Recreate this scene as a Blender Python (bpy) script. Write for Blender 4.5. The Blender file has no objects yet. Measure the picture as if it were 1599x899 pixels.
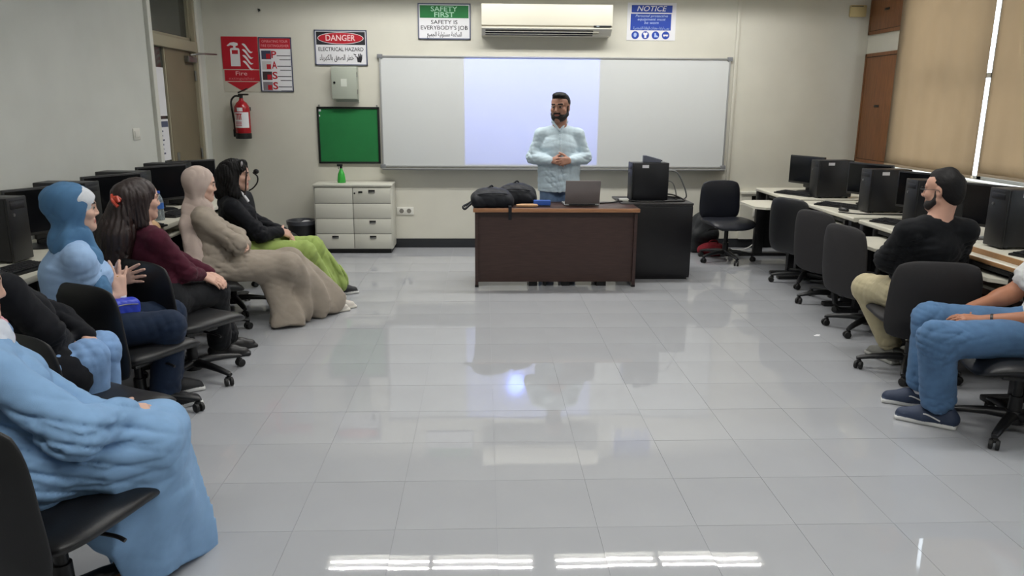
import bpy, bmesh, math, random, unicodedata
import numpy as np
from mathutils import Vector, Matrix

# ---------------------------------------------------------------- camera, world, exposure
SC = bpy.context.scene
COL = SC.collection
F_PX, PITCH, YAW, ROLL, EYE = 1201.04, 0.234871, 0.0373046, 0.0065389, 1.6335
_f = Vector((math.sin(YAW) * math.cos(PITCH), math.cos(YAW) * math.cos(PITCH), -math.sin(PITCH)))
_r = Vector((math.cos(YAW), -math.sin(YAW), 0))
_u = _r.cross(_f)
_r2 = _r * math.cos(ROLL) + _u * math.sin(ROLL)
_u2 = _u * math.cos(ROLL) - _r * math.sin(ROLL)
cam = bpy.data.cameras.new('camera')
cam.sensor_fit = 'HORIZONTAL'
cam.sensor_width = 36.0
cam.lens = F_PX / 1599 * 36.0
cam.clip_start = 0.05
cam_o = bpy.data.objects.new('camera', cam)
COL.objects.link(cam_o)
cam_o.matrix_world = Matrix(((_r2.x, _u2.x, -_f.x, 0), (_r2.y, _u2.y, -_f.y, 0), (_r2.z, _u2.z, -_f.z, EYE), (0, 0, 0, 1)))
SC.camera = cam_o

world = bpy.data.worlds.new('world')
SC.world = world
world.use_nodes = True
world.node_tree.nodes['Background'].inputs[0].default_value = (0.80, 0.90, 1.0, 1)
world.node_tree.nodes['Background'].inputs[1].default_value = 6.0
SC.view_settings.view_transform = 'Standard'
SC.view_settings.look = 'None'
SC.view_settings.exposure = 0.17
SC.view_settings.gamma = 1.0
SC.view_settings.use_curve_mapping = False
LAMP_W = 15.5          # watts of each fluorescent tube
PROJ_W = 420.0

random.seed(4)
rng = np.random.default_rng(7)
PI = math.pi
XL, XR, YB, YF, ZC = -3.04, 4.30, 8.87, -2.6, 3.4     # room


# ---------------------------------------------------------------- materials
def lin(c):
    return tuple(((v / 255) / 12.92 if v / 255 <= 0.04045 else ((v / 255 + 0.055) / 1.055) ** 2.4) for v in c)


MATS = {}


def mat(name, rgb, rough=0.5, metal=0.0, spec=0.5, var=0.0, vscale=20.0, bump=0.0, bscale=200.0, coat=0.0, trans=0.0, stretch=None, sheen=0.0):
    if name in MATS:
        return MATS[name]
    m = bpy.data.materials.new(name)
    m.use_nodes = True
    nt = m.node_tree
    b = nt.nodes['Principled BSDF']
    c = lin(rgb)
    b.inputs['Base Color'].default_value = (*c, 1)
    b.inputs['Roughness'].default_value = rough
    b.inputs['Metallic'].default_value = metal
    b.inputs['Specular IOR Level'].default_value = spec
    b.inputs['Coat Weight'].default_value = coat
    b.inputs['Transmission Weight'].default_value = trans
    b.inputs['Sheen Weight'].default_value = sheen
    if var or bump:
        tc = nt.nodes.new('ShaderNodeTexCoord')
        mp = nt.nodes.new('ShaderNodeMapping')
        nt.links.new(tc.outputs['Object'], mp.inputs[0])
        if stretch:
            mp.inputs['Scale'].default_value = stretch
    if var:
        n = nt.nodes.new('ShaderNodeTexNoise')
        n.inputs['Scale'].default_value = vscale
        n.inputs['Detail'].default_value = 6
        nt.links.new(mp.outputs[0], n.inputs['Vector'])
        r = nt.nodes.new('ShaderNodeValToRGB')
        r.color_ramp.elements[0].position = 0.3
        r.color_ramp.elements[1].position = 0.7
        r.color_ramp.elements[0].color = (*[max(0, v * (1 - var)) for v in c], 1)
        r.color_ramp.elements[1].color = (*[min(1, v * (1 + var)) for v in c], 1)
        nt.links.new(n.outputs['Fac'], r.inputs[0])
        nt.links.new(r.outputs[0], b.inputs['Base Color'])
    if bump:
        n = nt.nodes.new('ShaderNodeTexNoise')
        n.inputs['Scale'].default_value = bscale
        n.inputs['Detail'].default_value = 3
        nt.links.new(mp.outputs[0], n.inputs['Vector'])
        bp = nt.nodes.new('ShaderNodeBump')
        bp.inputs['Strength'].default_value = bump
        bp.inputs['Distance'].default_value = 0.002
        nt.links.new(n.outputs['Fac'], bp.inputs['Height'])
        nt.links.new(bp.outputs[0], b.inputs['Normal'])
    MATS[name] = m
    return m


def emit(name, rgb, k):
    m = bpy.data.materials.new(name)
    m.use_nodes = True
    b = m.node_tree.nodes['Principled BSDF']
    b.inputs['Base Color'].default_value = (*lin(rgb), 1)
    b.inputs['Emission Color'].default_value = (*lin(rgb), 1)
    b.inputs['Emission Strength'].default_value = k
    return m


M_WALL = mat('cream_wall_paint', (206, 204, 192), 0.55, var=0.03, vscale=3.0, bump=0.05, bscale=60)
M_WALL_L = mat('pale_wall_paint', (202, 204, 198), 0.55, var=0.03, vscale=3.0, bump=0.05, bscale=60)
M_CEIL = mat('white_ceiling', (225, 225, 220), 0.7)
M_TILE = mat('polished_tile', (160, 162, 166), 0.022, spec=0.42, var=0.05, vscale=1.3)
M_GROUT = mat('tile_grout', (140, 142, 146), 0.6)
M_SKIRT = mat('black_skirting', (38, 40, 44), 0.35)
M_WHITEP = mat('white_plastic', (215, 214, 206), 0.35)
M_CREAMP = mat('cream_plastic', (222, 218, 202), 0.4)
M_BLACKP = mat('black_plastic', (15, 16, 19), 0.42, bump=0.04, bscale=400)
M_BLACKM = mat('black_metal', (18, 18, 20), 0.4)
M_DARKGAP = mat('dark_gap', (10, 10, 10), 0.8)
M_CHROME = mat('chrome', (190, 190, 192), 0.2, metal=1.0)
M_STEEL = mat('brushed_steel', (150, 150, 150), 0.35, metal=1.0)
M_ALU = mat('aluminium', (160, 161, 160), 0.35, metal=0.25)
M_LEATH = mat('black_leatherette', (17, 18, 21), 0.45, bump=0.12, bscale=220)
M_LEATHN = mat('navy_leatherette', (18, 21, 31), 0.42, bump=0.1, bscale=220)
M_LEATHB = mat('brown_black_fabric', (31, 29, 31), 0.7, bump=0.25, bscale=420)
M_LAM = mat('white_laminate', (205, 202, 188), 0.4, var=0.03, vscale=8)
M_WOODEDGE = mat('wood_edge_band', (165, 125, 85), 0.5, var=0.15, vscale=20, stretch=(1, 12, 12))
M_BROWN = mat('dark_walnut_laminate', (62, 44, 40), 0.38, var=0.22, vscale=9, stretch=(1, 1, 14))
M_EDGE = mat('oak_edge', (158, 112, 78), 0.4, var=0.12, vscale=12, stretch=(1, 12, 12))
M_CUP = mat('teak_veneer', (118, 75, 42), 0.45, var=0.2, vscale=7, stretch=(6, 6, 0.8))
M_BLIND = mat('beige_blind_fabric', (158, 142, 120), 0.85, var=0.04, vscale=2, bump=0.1, bscale=500)
M_BLKCAB = mat('black_laminate', (17, 16, 20), 0.35)
M_FILE = mat('grey_white_steel', (198, 197, 186), 0.42)
M_SCREEN = mat('dark_screen', (10, 12, 16), 0.12)
M_TOWER = mat('tower_case', (13, 14, 20), 0.4, bump=0.03, bscale=300)
M_BOARD = mat('white_enamel', (208, 211, 211), 0.11, spec=0.5)
M_PAPER = mat('white_paper', (222, 222, 226), 0.6)
M_RED = mat('sign_red', (178, 22, 40), 0.4)
M_REDX = mat('extinguisher_red', (160, 18, 30), 0.25)
M_GREEN = mat('green_felt', (18, 112, 55), 0.75, var=0.06, vscale=6, bump=0.15, bscale=30)
M_GRNS = mat('sign_green', (14, 110, 52), 0.4)
M_BLUES = mat('sign_blue', (24, 62, 160), 0.4)
M_INK = mat('black_ink', (26, 26, 34), 0.5)
M_WINK = mat('white_ink', (226, 226, 228), 0.5)
M_DOOR = mat('olive_brown_door', (112, 102, 82), 0.45, var=0.05, vscale=4)
M_DFRAME = mat('taupe_door_frame', (150, 143, 122), 0.45)
M_DGLASS = mat('smoked_glass', (60, 62, 58), 0.08)
M_JAMB = mat('white_jamb', (212, 212, 204), 0.5)
M_BBOX = mat('grey_green_enamel', (166, 172, 160), 0.4)
M_RUB = mat('black_rubber', (16, 16, 17), 0.6)
M_CABLEW = mat('white_cable', (200, 200, 195), 0.5)
M_CABLEG = mat('grey_cable', (120, 122, 120), 0.5)


# ---------------------------------------------------------------- mesh helpers
class MB:
    def __init__(s):
        s.bm = bmesh.new()

    def _add(s, b, M=None):
        if M is not None:
            bmesh.ops.transform(b, matrix=M, verts=b.verts)
        me = bpy.data.meshes.new('tmp')
        b.to_mesh(me)
        b.free()
        s.bm.from_mesh(me)
        bpy.data.meshes.remove(me)

    def box(s, c, size, bev=0.0, seg=2, rot=None):
        b = bmesh.new()
        bmesh.ops.create_cube(b, size=1.0)
        bmesh.ops.scale(b, vec=size, verts=b.verts)
        if bev:
            bmesh.ops.bevel(b, geom=b.edges[:] + b.verts[:], offset=bev, segments=seg, profile=0.5, affect='EDGES')
        M = Matrix.Translation(c)
        if rot is not None:
            M = M @ rot.to_4x4()
        s._add(b, M)
        return s

    def bb(s, x0, x1, y0, y1, z0, z1, bev=0.0, seg=2):
        return s.box(((x0 + x1) / 2, (y0 + y1) / 2, (z0 + z1) / 2), (abs(x1 - x0), abs(y1 - y0), abs(z1 - z0)), bev, seg)

    def cyl(s, p0, p1, r0, r1=None, n=20, bev=0.0):
        r1 = r0 if r1 is None else r1
        p0, p1 = Vector(p0), Vector(p1)
        d = p1 - p0
        b = bmesh.new()
        bmesh.ops.create_cone(b, cap_ends=True, segments=n, radius1=r0, radius2=r1, depth=d.length)
        if bev:
            ed = [e for e in b.edges if abs(e.verts[0].co.z - e.verts[1].co.z) < 1e-6]
            bmesh.ops.bevel(b, geom=ed, offset=bev, segments=2, profile=0.5, affect='EDGES')
        q = Vector((0, 0, 1)).rotation_difference(d.normalized())
        s._add(b, Matrix.Translation((p0 + p1) / 2) @ q.to_matrix().to_4x4())
        return s

    def sph(s, c, r, sc=(1, 1, 1), n=16):
        b = bmesh.new()
        bmesh.ops.create_uvsphere(b, u_segments=n, v_segments=max(6, n // 2), radius=r)
        bmesh.ops.scale(b, vec=sc, verts=b.verts)
        s._add(b, Matrix.Translation(c))
        return s

    def tube(s, pts, r, n=8):
        pts = smooth_path(pts)
        b = bmesh.new()
        rings = []
        up = Vector((0.13, 0.21, 0.97))
        for i, p in enumerate(pts):
            d = (pts[min(i + 1, len(pts) - 1)] - pts[max(i - 1, 0)]).normalized()
            x = d.cross(up)
            if x.length < 1e-3:
                x = d.cross(Vector((1, 0, 0)))
            x.normalize()
            y = d.cross(x)
            rr = r[i * (len(r) - 1) // max(1, len(pts) - 1)] if isinstance(r, (list, tuple)) else r
            rings.append([b.verts.new(p + (x * math.cos(a) + y * math.sin(a)) * rr) for a in [2 * PI * k / n for k in range(n)]])
        for a, c in zip(rings, rings[1:]):
            for k in range(n):
                b.faces.new((a[k], a[(k + 1) % n], c[(k + 1) % n], c[k]))
        b.faces.new(rings[0][::-1])
        b.faces.new(rings[-1])
        bmesh.ops.recalc_face_normals(b, faces=b.faces)
        s._add(b)
        return s

    def prism(s, poly, o, ux, uy, depth):
        """polygon in the plane spanned by ux, uy at o, extruded by depth along ux x uy"""
        o, ux, uy = Vector(o), Vector(ux), Vector(uy)
        n = ux.cross(uy).normalized() * depth
        b = bmesh.new()
        a = [b.verts.new(o + ux * p[0] + uy * p[1]) for p in poly]
        c = [b.verts.new(v.co + n) for v in a]
        b.faces.new(a[::-1])
        b.faces.new(c)
        for i in range(len(a)):
            j = (i + 1) % len(a)
            b.faces.new((a[i], a[j], c[j], c[i]))
        bmesh.ops.recalc_face_normals(b, faces=b.faces)
        s._add(b)
        return s

    def lathe(s, prof, o=(0, 0, 0), n=24, M=None):
        b = bmesh.new()
        rings = []
        for r, z in prof:
            rings.append([b.verts.new((r * math.cos(2 * PI * k / n), r * math.sin(2 * PI * k / n), z)) for k in range(n)])
        for a, c in zip(rings, rings[1:]):
            for k in range(n):
                b.faces.new((a[k], a[(k + 1) % n], c[(k + 1) % n], c[k]))
        b.faces.new(rings[0][::-1])
        b.faces.new(rings[-1])
        bmesh.ops.recalc_face_normals(b, faces=b.faces)
        s._add(b, Matrix.Translation(o) @ (M if M is not None else Matrix.Identity(4)))
        return s

    def pad(s, w, h, t, r=0.35, n=22, fn=None, puff=0.35):
        """padded slab: rounded rectangle w x h in x,z, thickness t along y; fn(x,z,y) -> Vector deforms it"""
        b = bmesh.new()
        us = [math.sin((i / n * 2 - 1) * PI / 2) for i in range(n + 1)]
        sheets = []
        for sgn in (-1, 1):
            g = []
            for v in us:
                row = []
                for u in us:
                    m = max(abs(u), abs(v))
                    if m > 0:
                        k = (abs(u) ** 4 + abs(v) ** 4) ** 0.25 / m
                        ru, rv = u / (1 + (k - 1) * r * 2.2), v / (1 + (k - 1) * r * 2.2)
                    else:
                        ru, rv = u, v
                    th = t / 2 * (max(0.0, 1 - m ** 5)) ** 0.5 * (1 - puff + puff * (1 - m * m))
                    x, z, y = ru * w / 2, rv * h / 2, sgn * th
                    row.append(b.verts.new(fn(x, z, y) if fn else (x, y, z)))
                g.append(row)
            sheets.append(g)
        for si, g in enumerate(sheets):
            for i in range(n):
                for j in range(n):
                    q = (g[i][j], g[i][j + 1], g[i + 1][j + 1], g[i + 1][j])
                    b.faces.new(q if si == 0 else q[::-1])
        bmesh.ops.remove_doubles(b, verts=b.verts, dist=1e-5)
        bmesh.ops.recalc_face_normals(b, faces=b.faces)
        s._add(b)
        return s

    def build(s, name, m, parent=None, loc=None, smooth=35):
        me = bpy.data.meshes.new(name)
        s.bm.to_mesh(me)
        s.bm.free()
        return link(name, me, m, parent, loc, smooth)


def smooth_path(pts, k=6):
    P = [Vector(p) for p in pts]
    if len(P) < 3:
        return P
    out = []
    for i in range(len(P) - 1):
        p0, p1, p2, p3 = P[max(i - 1, 0)], P[i], P[i + 1], P[min(i + 2, len(P) - 1)]
        for j in range(k):
            t = j / k
            out.append(0.5 * ((2 * p1) + (p2 - p0) * t + (2 * p0 - 5 * p1 + 4 * p2 - p3) * t * t + (3 * p1 - p0 - 3 * p2 + p3) * t ** 3))
    out.append(P[-1])
    return out


def link(name, me, m, parent=None, loc=None, smooth=35):
    for mm in (m if isinstance(m, (list, tuple)) else [m]):
        me.materials.append(mm)
    if smooth:
        me.polygons.foreach_set('use_smooth', [True] * len(me.polygons))
        if smooth < 180:
            me.set_sharp_from_angle(angle=math.radians(smooth))
    o = bpy.data.objects.new(name, me)
    COL.objects.link(o)
    if loc is not None:
        o.location = loc
    if parent is not None:
        o.parent = parent
    return o


def tag(o, label, cat, group=None):
    o['label'] = label
    o['category'] = cat
    if group:
        o['group'] = group
    return o


def thing(name, label, cat, loc=(0, 0, 0), rz=0.0, group=None):
    o = bpy.data.objects.new(name, None)
    o.empty_display_size = 0.1
    COL.objects.link(o)
    o.location = loc
    o.rotation_euler = (0, 0, rz)
    return tag(o, label, cat, group)


def struct(o):
    o['kind'] = 'structure'
    return o


def dup(root, loc, rz, label, group=None):
    r = root.copy()
    COL.objects.link(r)
    r.location = loc
    r.rotation_euler = (0, 0, rz)
    r['label'] = label
    if group:
        r['group'] = group
    for ch in list(root.children):
        c = ch.copy()
        COL.objects.link(c)
        c.parent = r
        for g in list(ch.children):
            d = g.copy()
            COL.objects.link(d)
            d.parent = c
    return r


# ---- lettering
_PF = {}
for cp in range(0xFE70, 0xFEFD):
    dcm = unicodedata.decomposition(chr(cp)).split()
    if len(dcm) == 2:
        _PF[(chr(int(dcm[1], 16)), dcm[0].strip('<>'))] = chr(cp)


def arabic(s):
    s = s.replace('\u0644\u0627', '\ufefb')
    out = []
    nojoin = '\u0627\u062f\u0630\u0631\u0632\u0648\u0621\u0629\u0623\u0625\u0624\u0649\ufefb '
    for i, ch in enumerate(s):
        pj = i > 0 and s[i - 1] not in nojoin and s[i - 1] != ' ' and ch not in '\u0621 '
        nj = i + 1 < len(s) and s[i + 1] not in '\u0621 ' and ch not in nojoin
        if ch == '\ufefb':
            out.append('\ufefc' if pj else ch)
            continue
        form = 'medial' if pj and nj else 'final' if pj else 'initial' if nj else 'isolated'
        out.append(_PF.get((ch, form), _PF.get((ch, 'isolated'), ch)))
    return ''.join(out[::-1])


def lettering(name, text, m, parent, o, ux, uy, height, width=None, bold=0.0, shear=0.0, lift=0.0012, align='CENTER'):
    """flat print: text centred at o on the plane ux, uy; height of capitals; optional width to fit"""
    cu = bpy.data.curves.new('text', 'FONT')
    cu.body = text
    cu.size = 1.0
    cu.align_x = align
    cu.align_y = 'CENTER'
    cu.offset = bold
    cu.shear = shear
    cu.resolution_u = 3
    t = bpy.data.objects.new('text', cu)
    COL.objects.link(t)
    dg = bpy.context.evaluated_depsgraph_get()
    me = bpy.data.meshes.new_from_object(t.evaluated_get(dg))
    bpy.data.objects.remove(t)
    bpy.data.curves.remove(cu)
    n = len(me.vertices)
    co = np.empty(n * 3)
    me.vertices.foreach_get('co', co)
    co = co.reshape(-1, 3)
    sy = height / 0.70
    sx = sy
    if width and n:
        sx = width / max(1e-6, co[:, 0].max() - co[:, 0].min())
    cx = (co[:, 0].max() + co[:, 0].min()) / 2 if (n and align == 'CENTER') else 0
    ux, uy = np.array(ux, float), np.array(uy, float)
    nn = np.cross(ux, uy)
    P = np.array(o)[None] + np.outer((co[:, 0] - cx) * sx, ux) + np.outer(co[:, 1] * sy, uy) + nn * lift
    me.vertices.foreach_set('co', P.ravel())
    me.update()
    me.name = name
    me.materials.clear()
    return link(name, me, m, parent, smooth=0)


# ---------------------------------------------------------------- implicit surfaces for bodies, cloth and soft things
def V(*a):
    return np.array(a, float)


def nrm(v):
    v = np.asarray(v, float)
    return v / np.linalg.norm(v)


def rc(a, b, ra, rb, k=0.03, op='u', wide=None):
    return ('rc', np.asarray(a, float), np.asarray(b, float), ra, rb, wide, op, k)


def ell(c, R, r, k=0.03, op='u'):
    return ('el', np.asarray(c, float), np.asarray(R, float), np.asarray(r, float), None, None, op, k)


def half(o, n, op='i', k=0.004):
    """keeps the side opposite to n"""
    return ('hs', np.asarray(o, float), nrm(n), 0, 0, None, op, k)


def rbox(c, R, hf, r, k=0.02, op='u'):
    return ('bx', np.asarray(c, float), np.asarray(R, float), np.asarray(hf, float), r, None, op, k)


def pdist(p, P):
    t = p[0]
    if t == 'rc':
        _, a, b, ra, rb, wide, _, _ = p
        Q = P - a
        ab = b - a
        if wide is not None:
            w, s = wide
            Q = Q - np.outer(Q @ w * (1 - 1 / s), w)
            ab = ab - w * (ab @ w) * (1 - 1 / s)
        tt = np.clip(Q @ ab / max(1e-9, ab @ ab), 0, 1)
        d = Q - tt[:, None] * ab
        return np.sqrt(np.einsum('ij,ij->i', d, d)) - (ra + (rb - ra) * tt)
    if t == 'el':
        Q = (P - p[1]) @ p[2].T
        q1 = Q / p[3]
        k0 = np.sqrt(np.einsum('ij,ij->i', q1, q1)) + 1e-9
        q2 = q1 / p[3]
        k1 = np.sqrt(np.einsum('ij,ij->i', q2, q2)) + 1e-9
        return np.maximum(k0 * (k0 - 1) / k1, -p[3].min())
    if t == 'hs':
        return (P - p[1]) @ p[2]
    Q = np.abs((P - p[1]) @ p[2].T) - p[3] + p[4]
    return np.linalg.norm(np.maximum(Q, 0), axis=1) + np.minimum(Q.max(1), 0) - p[4]


def smin(a, b, k):
    h = np.clip(0.5 + 0.5 * (b - a) / k, 0, 1)
    return b + (a - b) * h - k * h * (1 - h)


def combine(d, pd, op, k):
    if op == 'u':
        return smin(d, pd, k)
    if op == 's':
        return -smin(-d, pd, k)
    return -smin(-d, -pd, k)


def pbox(p):
    if p[0] == 'rc':
        s = p[5][1] if p[5] is not None else 1.0
        r = max(p[3], p[4]) * s
        return np.minimum(p[1], p[2]) - r, np.maximum(p[1], p[2]) + r
    if p[0] == 'el':
        r = p[3].max()
        return p[1] - r, p[1] + r
    r = np.linalg.norm(p[3])
    return p[1] - r, p[1] + r


_OFF = np.array([(i, j, k) for i in (0, 1) for j in (0, 1) for k in (0, 1)])
_EDG = [(a, b) for a in range(8) for b in range(a + 1, 8) if np.abs(_OFF[a] - _OFF[b]).sum() == 1]


def surface(prims, h, disp=None, md=0.0, smooth=2):
    """naive surface nets over sparse blocks"""
    bx = [pbox(p) for p in prims if p[6] == 'u']
    pad_ = md + 3 * h + 0.01
    lo = np.min([b[0] for b in bx], 0) - pad_
    hi = np.max([b[1] for b in bx], 0) + pad_
    n = 16
    nb = np.ceil((hi - lo) / (n * h)).astype(int)
    N = nb * n + 2
    B = np.stack(np.meshgrid(*[np.arange(x) for x in nb], indexing='ij'), -1).reshape(-1, 3)
    ctr = lo + (B + 0.5) * n * h
    hd = n * h * 0.87
    PD = [pdist(p, ctr) for p in prims]
    d = np.full(len(B), 9.0)
    for p, q in zip(prims, PD):
        d = combine(d, q, p[6], p[7])
    act = np.abs(d) < hd * 1.25 + md + 0.015
    g = np.arange(n + 1)
    G = np.stack(np.meshgrid(g, g, g, indexing='ij'), -1).reshape(-1, 3)
    cid, cpos, quads = [], [], []

    def gid(I):
        return (I[..., 0] * N[1] + I[..., 1]) * N[2] + I[..., 2]
    for bi in np.nonzero(act)[0]:
        P = lo + (B[bi] * n + G) * h
        v = np.full(len(P), 9.0)
        lim = max(d[bi], 0) + 2 * hd + 0.05 if d[bi] < 5 else 1.0
        for p, q in zip(prims, PD):
            if p[6] == 'u' and q[bi] > lim:
                continue
            if p[6] == 's' and q[bi] > hd + 0.08:
                continue
            v = combine(v, pdist(p, P), p[6], p[7])
        if disp is not None:
            v = v + disp(P)
        if v.min() > 0 or v.max() < 0:
            continue
        v = v.reshape(n + 1, n + 1, n + 1)
        s = v < 0
        c8 = [v[o[0]:n + o[0], o[1]:n + o[1], o[2]:n + o[2]] for o in _OFF]
        s8 = sum((c < 0).astype(np.int8) for c in c8)
        idx = np.argwhere((s8 > 0) & (s8 < 8))
        if not len(idx):
            continue
        cv = np.stack([c[idx[:, 0], idx[:, 1], idx[:, 2]] for c in c8], 1)
        acc = np.zeros((len(idx), 3))
        cnt = np.zeros(len(idx))
        for a, b in _EDG:
            m = (cv[:, a] < 0) != (cv[:, b] < 0)
            t = cv[m, a] / (cv[m, a] - cv[m, b])
            acc[m] += _OFF[a] + t[:, None] * (_OFF[b] - _OFF[a])
            cnt[m] += 1
        gi = idx + B[bi] * n
        cid.append(gid(gi))
        cpos.append(lo + (gi + acc / cnt[:, None]) * h)
        for ax in range(3):
            sl0 = [slice(0, n)] * 3
            sl1 = [slice(0, n)] * 3
            sl1[ax] = slice(1, n + 1)
            A, C = s[tuple(sl0)], s[tuple(sl1)]
            e = np.argwhere(A != C)
            if not len(e):
                continue
            flip = ~A[e[:, 0], e[:, 1], e[:, 2]]
            e = e + B[bi] * n
            u, w = (ax + 1) % 3, (ax + 2) % 3
            q = []
            for du, dw in ((-1, -1), (0, -1), (0, 0), (-1, 0)):
                c = e.copy()
                c[:, u] += du
                c[:, w] += dw
                q.append(gid(c))
            q = np.stack(q, 1)
            q[flip] = q[flip][:, ::-1]
            quads.append(q)
    cid = np.concatenate(cid)
    cpos = np.concatenate(cpos)
    quads = np.concatenate(quads)
    order = np.argsort(cid)
    cid, cpos = cid[order], cpos[order]
    qi = np.clip(np.searchsorted(cid, quads), 0, len(cid) - 1)
    qi = qi[(cid[qi] == quads).all(1)]
    P = cpos
    for _ in range(smooth):
        e = np.concatenate([qi[:, [0, 1]], qi[:, [1, 2]], qi[:, [2, 3]], qi[:, [3, 0]]])
        e = np.concatenate([e, e[:, ::-1]])
        c = np.bincount(e[:, 0], minlength=len(P))
        S = np.stack([np.bincount(e[:, 0], weights=P[e[:, 1], k], minlength=len(P)) for k in range(3)], 1)
        P = np.where(c[:, None] > 0, P * 0.5 + 0.5 * S / np.maximum(c, 1)[:, None], P)
    return P, qi


def soft(name, prims, h, m, parent=None, disp=None, md=0.0, smooth=1, pick=None):
    """builds an implicit surface as a mesh object; pick(P) gives a material index per face centre"""
    P, Q = surface(prims, h, disp, md, smooth)
    base = np.array(parent.location) if parent is not None else np.zeros(3)
    me = bpy.data.meshes.new(name)
    me.vertices.add(len(P))
    me.vertices.foreach_set('co', (P - base).ravel())
    me.loops.add(len(Q) * 4)
    me.loops.foreach_set('vertex_index', Q.ravel().astype(np.int32))
    me.polygons.add(len(Q))
    me.polygons.foreach_set('loop_start', np.arange(0, len(Q) * 4, 4, dtype=np.int32))
    me.update(calc_edges=True)
    o = link(name, me, m, parent, smooth=180)
    if pick is not None:
        me.polygons.foreach_set('material_index', pick(P[Q].mean(1)).astype(np.int32))
    me.update()
    return o


def wrinkle(amp, scale, seed, n=3, focus=None, aniso=None, along=None, base=0.15):
    """cloth folds: warped ridges; focus = [(point, radius)] limits them to joints; along = limb directions the creases run across"""
    r = np.random.default_rng(seed)
    if along is not None:
        n = len(along) * 2
        K = np.stack([nrm(a) + r.normal(size=3) * .38 for a in along for _ in (0, 1)])
    else:
        K = r.normal(size=(n, 3))
    if aniso is not None:
        a = nrm(aniso)
        K -= 0.88 * np.outer(K @ a, a)
    K = K / np.linalg.norm(K, axis=1)[:, None] * (2 * PI / scale) * r.uniform(0.5, 1.1, (n, 1))
    K2 = r.normal(size=(n, 3)) * (2 * PI / scale) * 0.16
    K3 = r.normal(size=(n, 3)) * (2 * PI / scale) * 0.22
    ph = r.uniform(0, 6.28, (n, 3))

    def f(P):
        v = 0
        for i in range(n):
            s = np.sin(P @ K[i] + ph[i, 0] + 1.5 * np.sin(P @ K2[i] + ph[i, 1]))
            v = v + ((1 - np.abs(s)) ** 2 - .3) * (.55 + .45 * np.sin(P @ K3[i] + ph[i, 2]))
        v = v * amp / n * 2.4
        if focus:
            w = base
            for c, rad in focus:
                d2 = ((P - c) ** 2).sum(1)
                w = w + np.exp(-d2 / (rad * rad))
            v = v * np.minimum(w, 1.1)
        return v
    return f


def arm_creases(J, amp, seed, extra=()):
    return wrinkle(amp * 2.0, .085, seed, focus=[(J['elR'], .12), (J['elL'], .12)] + list(extra), along=[J['elR'] - J['shR'], J['wrR'] - J['elR'], J['chest'] - J['pel'] + J['right'] * .15, J['chest'] - J['pel'] - J['right'] * .2], base=.30)


def leg_creases(J, amp, seed):
    return wrinkle(amp * 1.15, .085, seed, focus=[(J['knR'], .12), (J['knL'], .12), (J['hipR'], .13), (J['hipL'], .13), (J['anR'], .12), (J['anL'], .12)], along=[J['knR'] - J['hipR'], J['anR'] - J['knR']], base=.16)


# ---------------------------------------------------------------- people
def frame(fwd, up=(0, 0, 1)):
    f = nrm(fwd)
    r = nrm(np.cross(f, up))
    return np.stack([r, f, np.cross(r, f)])          # rows right, forward, up


SKINS = {}


def skin(name, rgb):
    return mat('skin_' + name, rgb, 0.5, var=0.05, vscale=14, spec=0.35)


def head_prims(c, R, s=1.0, male=False):
    def W(x, y, z):
        return c + (R.T @ (np.array([x, y, z]) * s))

    def E(x, y, z, rx, ry, rz, k=0.02, op='u'):
        return ell(W(x, y, z), R, np.array([rx, ry, rz]) * s, k * s, op)

    def C(a, b, ra, rb, k=0.012, op='u'):
        return rc(W(*a), W(*b), ra * s, rb * s, k * s, op)
    j = 1.06 if male else 1.0
    L = [E(0, -.014, .034, .075, .096, .086), E(0, .028, -.030, .060 * j, .062, .074, .03), E(0, .010, .045, .070, .080, .06, .02)]
    for sx in (-1, 1):
        L += [C((sx * .056 * j, .0, -.05), (sx * .012 * j, .066, -.094), .020, .020, .025),
              E(sx * .040, .060, -.020, .026, .026, .024, .02),
              C((sx * .046, .076, .030), (sx * .012, .090, .027), .009, .009, .014)]
    L += [C((0, .066, -.094), (0, .070, -.092), .021 * j, .021 * j, .02)]
    for sx in (-1, 1):
        L += [E(sx * .031, .104, .010, .018, .018, .013, .012, 's')]
        L += [E(sx * .031, .076, .010, .0145, .0145, .0125, .004)]
    ny = .111 if male else .1035
    nr_ = .0112 if male else .0092
    L += [C((0, .089, .014), (0, ny, -.022), .0070, nr_, .014), C((-.011, ny - .010, -.028), (.011, ny - .010, -.028), nr_ * .8, nr_ * .8, .008)]
    L += [C((-.019, .085, -.055), (.019, .085, -.055), .0068, .0068, .008), C((-.016, .086, -.0655), (.016, .086, -.0655), .0075, .0075, .008),
          C((-.021, .096, -.0602), (.021, .096, -.0602), .0022, .0022, .004, 's')]
    for sx in (-1, 1):
        L += [E(sx * .077, -.008, -.002, .009, .019, .031, .008), E(sx * .088, -.004, .004, .008, .010, .017, .006, 's')]
    return L


def head_pick(c, R, s=1.0, brow=True):
    def f(P):
        Q = (P - c) @ R.T / s
        x, y, z = np.abs(Q[:, 0]), Q[:, 1], Q[:, 2]
        i = np.zeros(len(P))
        i[(y > .07) & (x < .024) & (np.abs(z + .0602) < .0115 - .16 * x)] = 1
        if brow:
            i[(y > .05) & (x > .011) & (x < .052) & (np.abs(z - .0345 + (x - .03) ** 2 * 4) < .0052)] = 2
        return i
    return f


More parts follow.
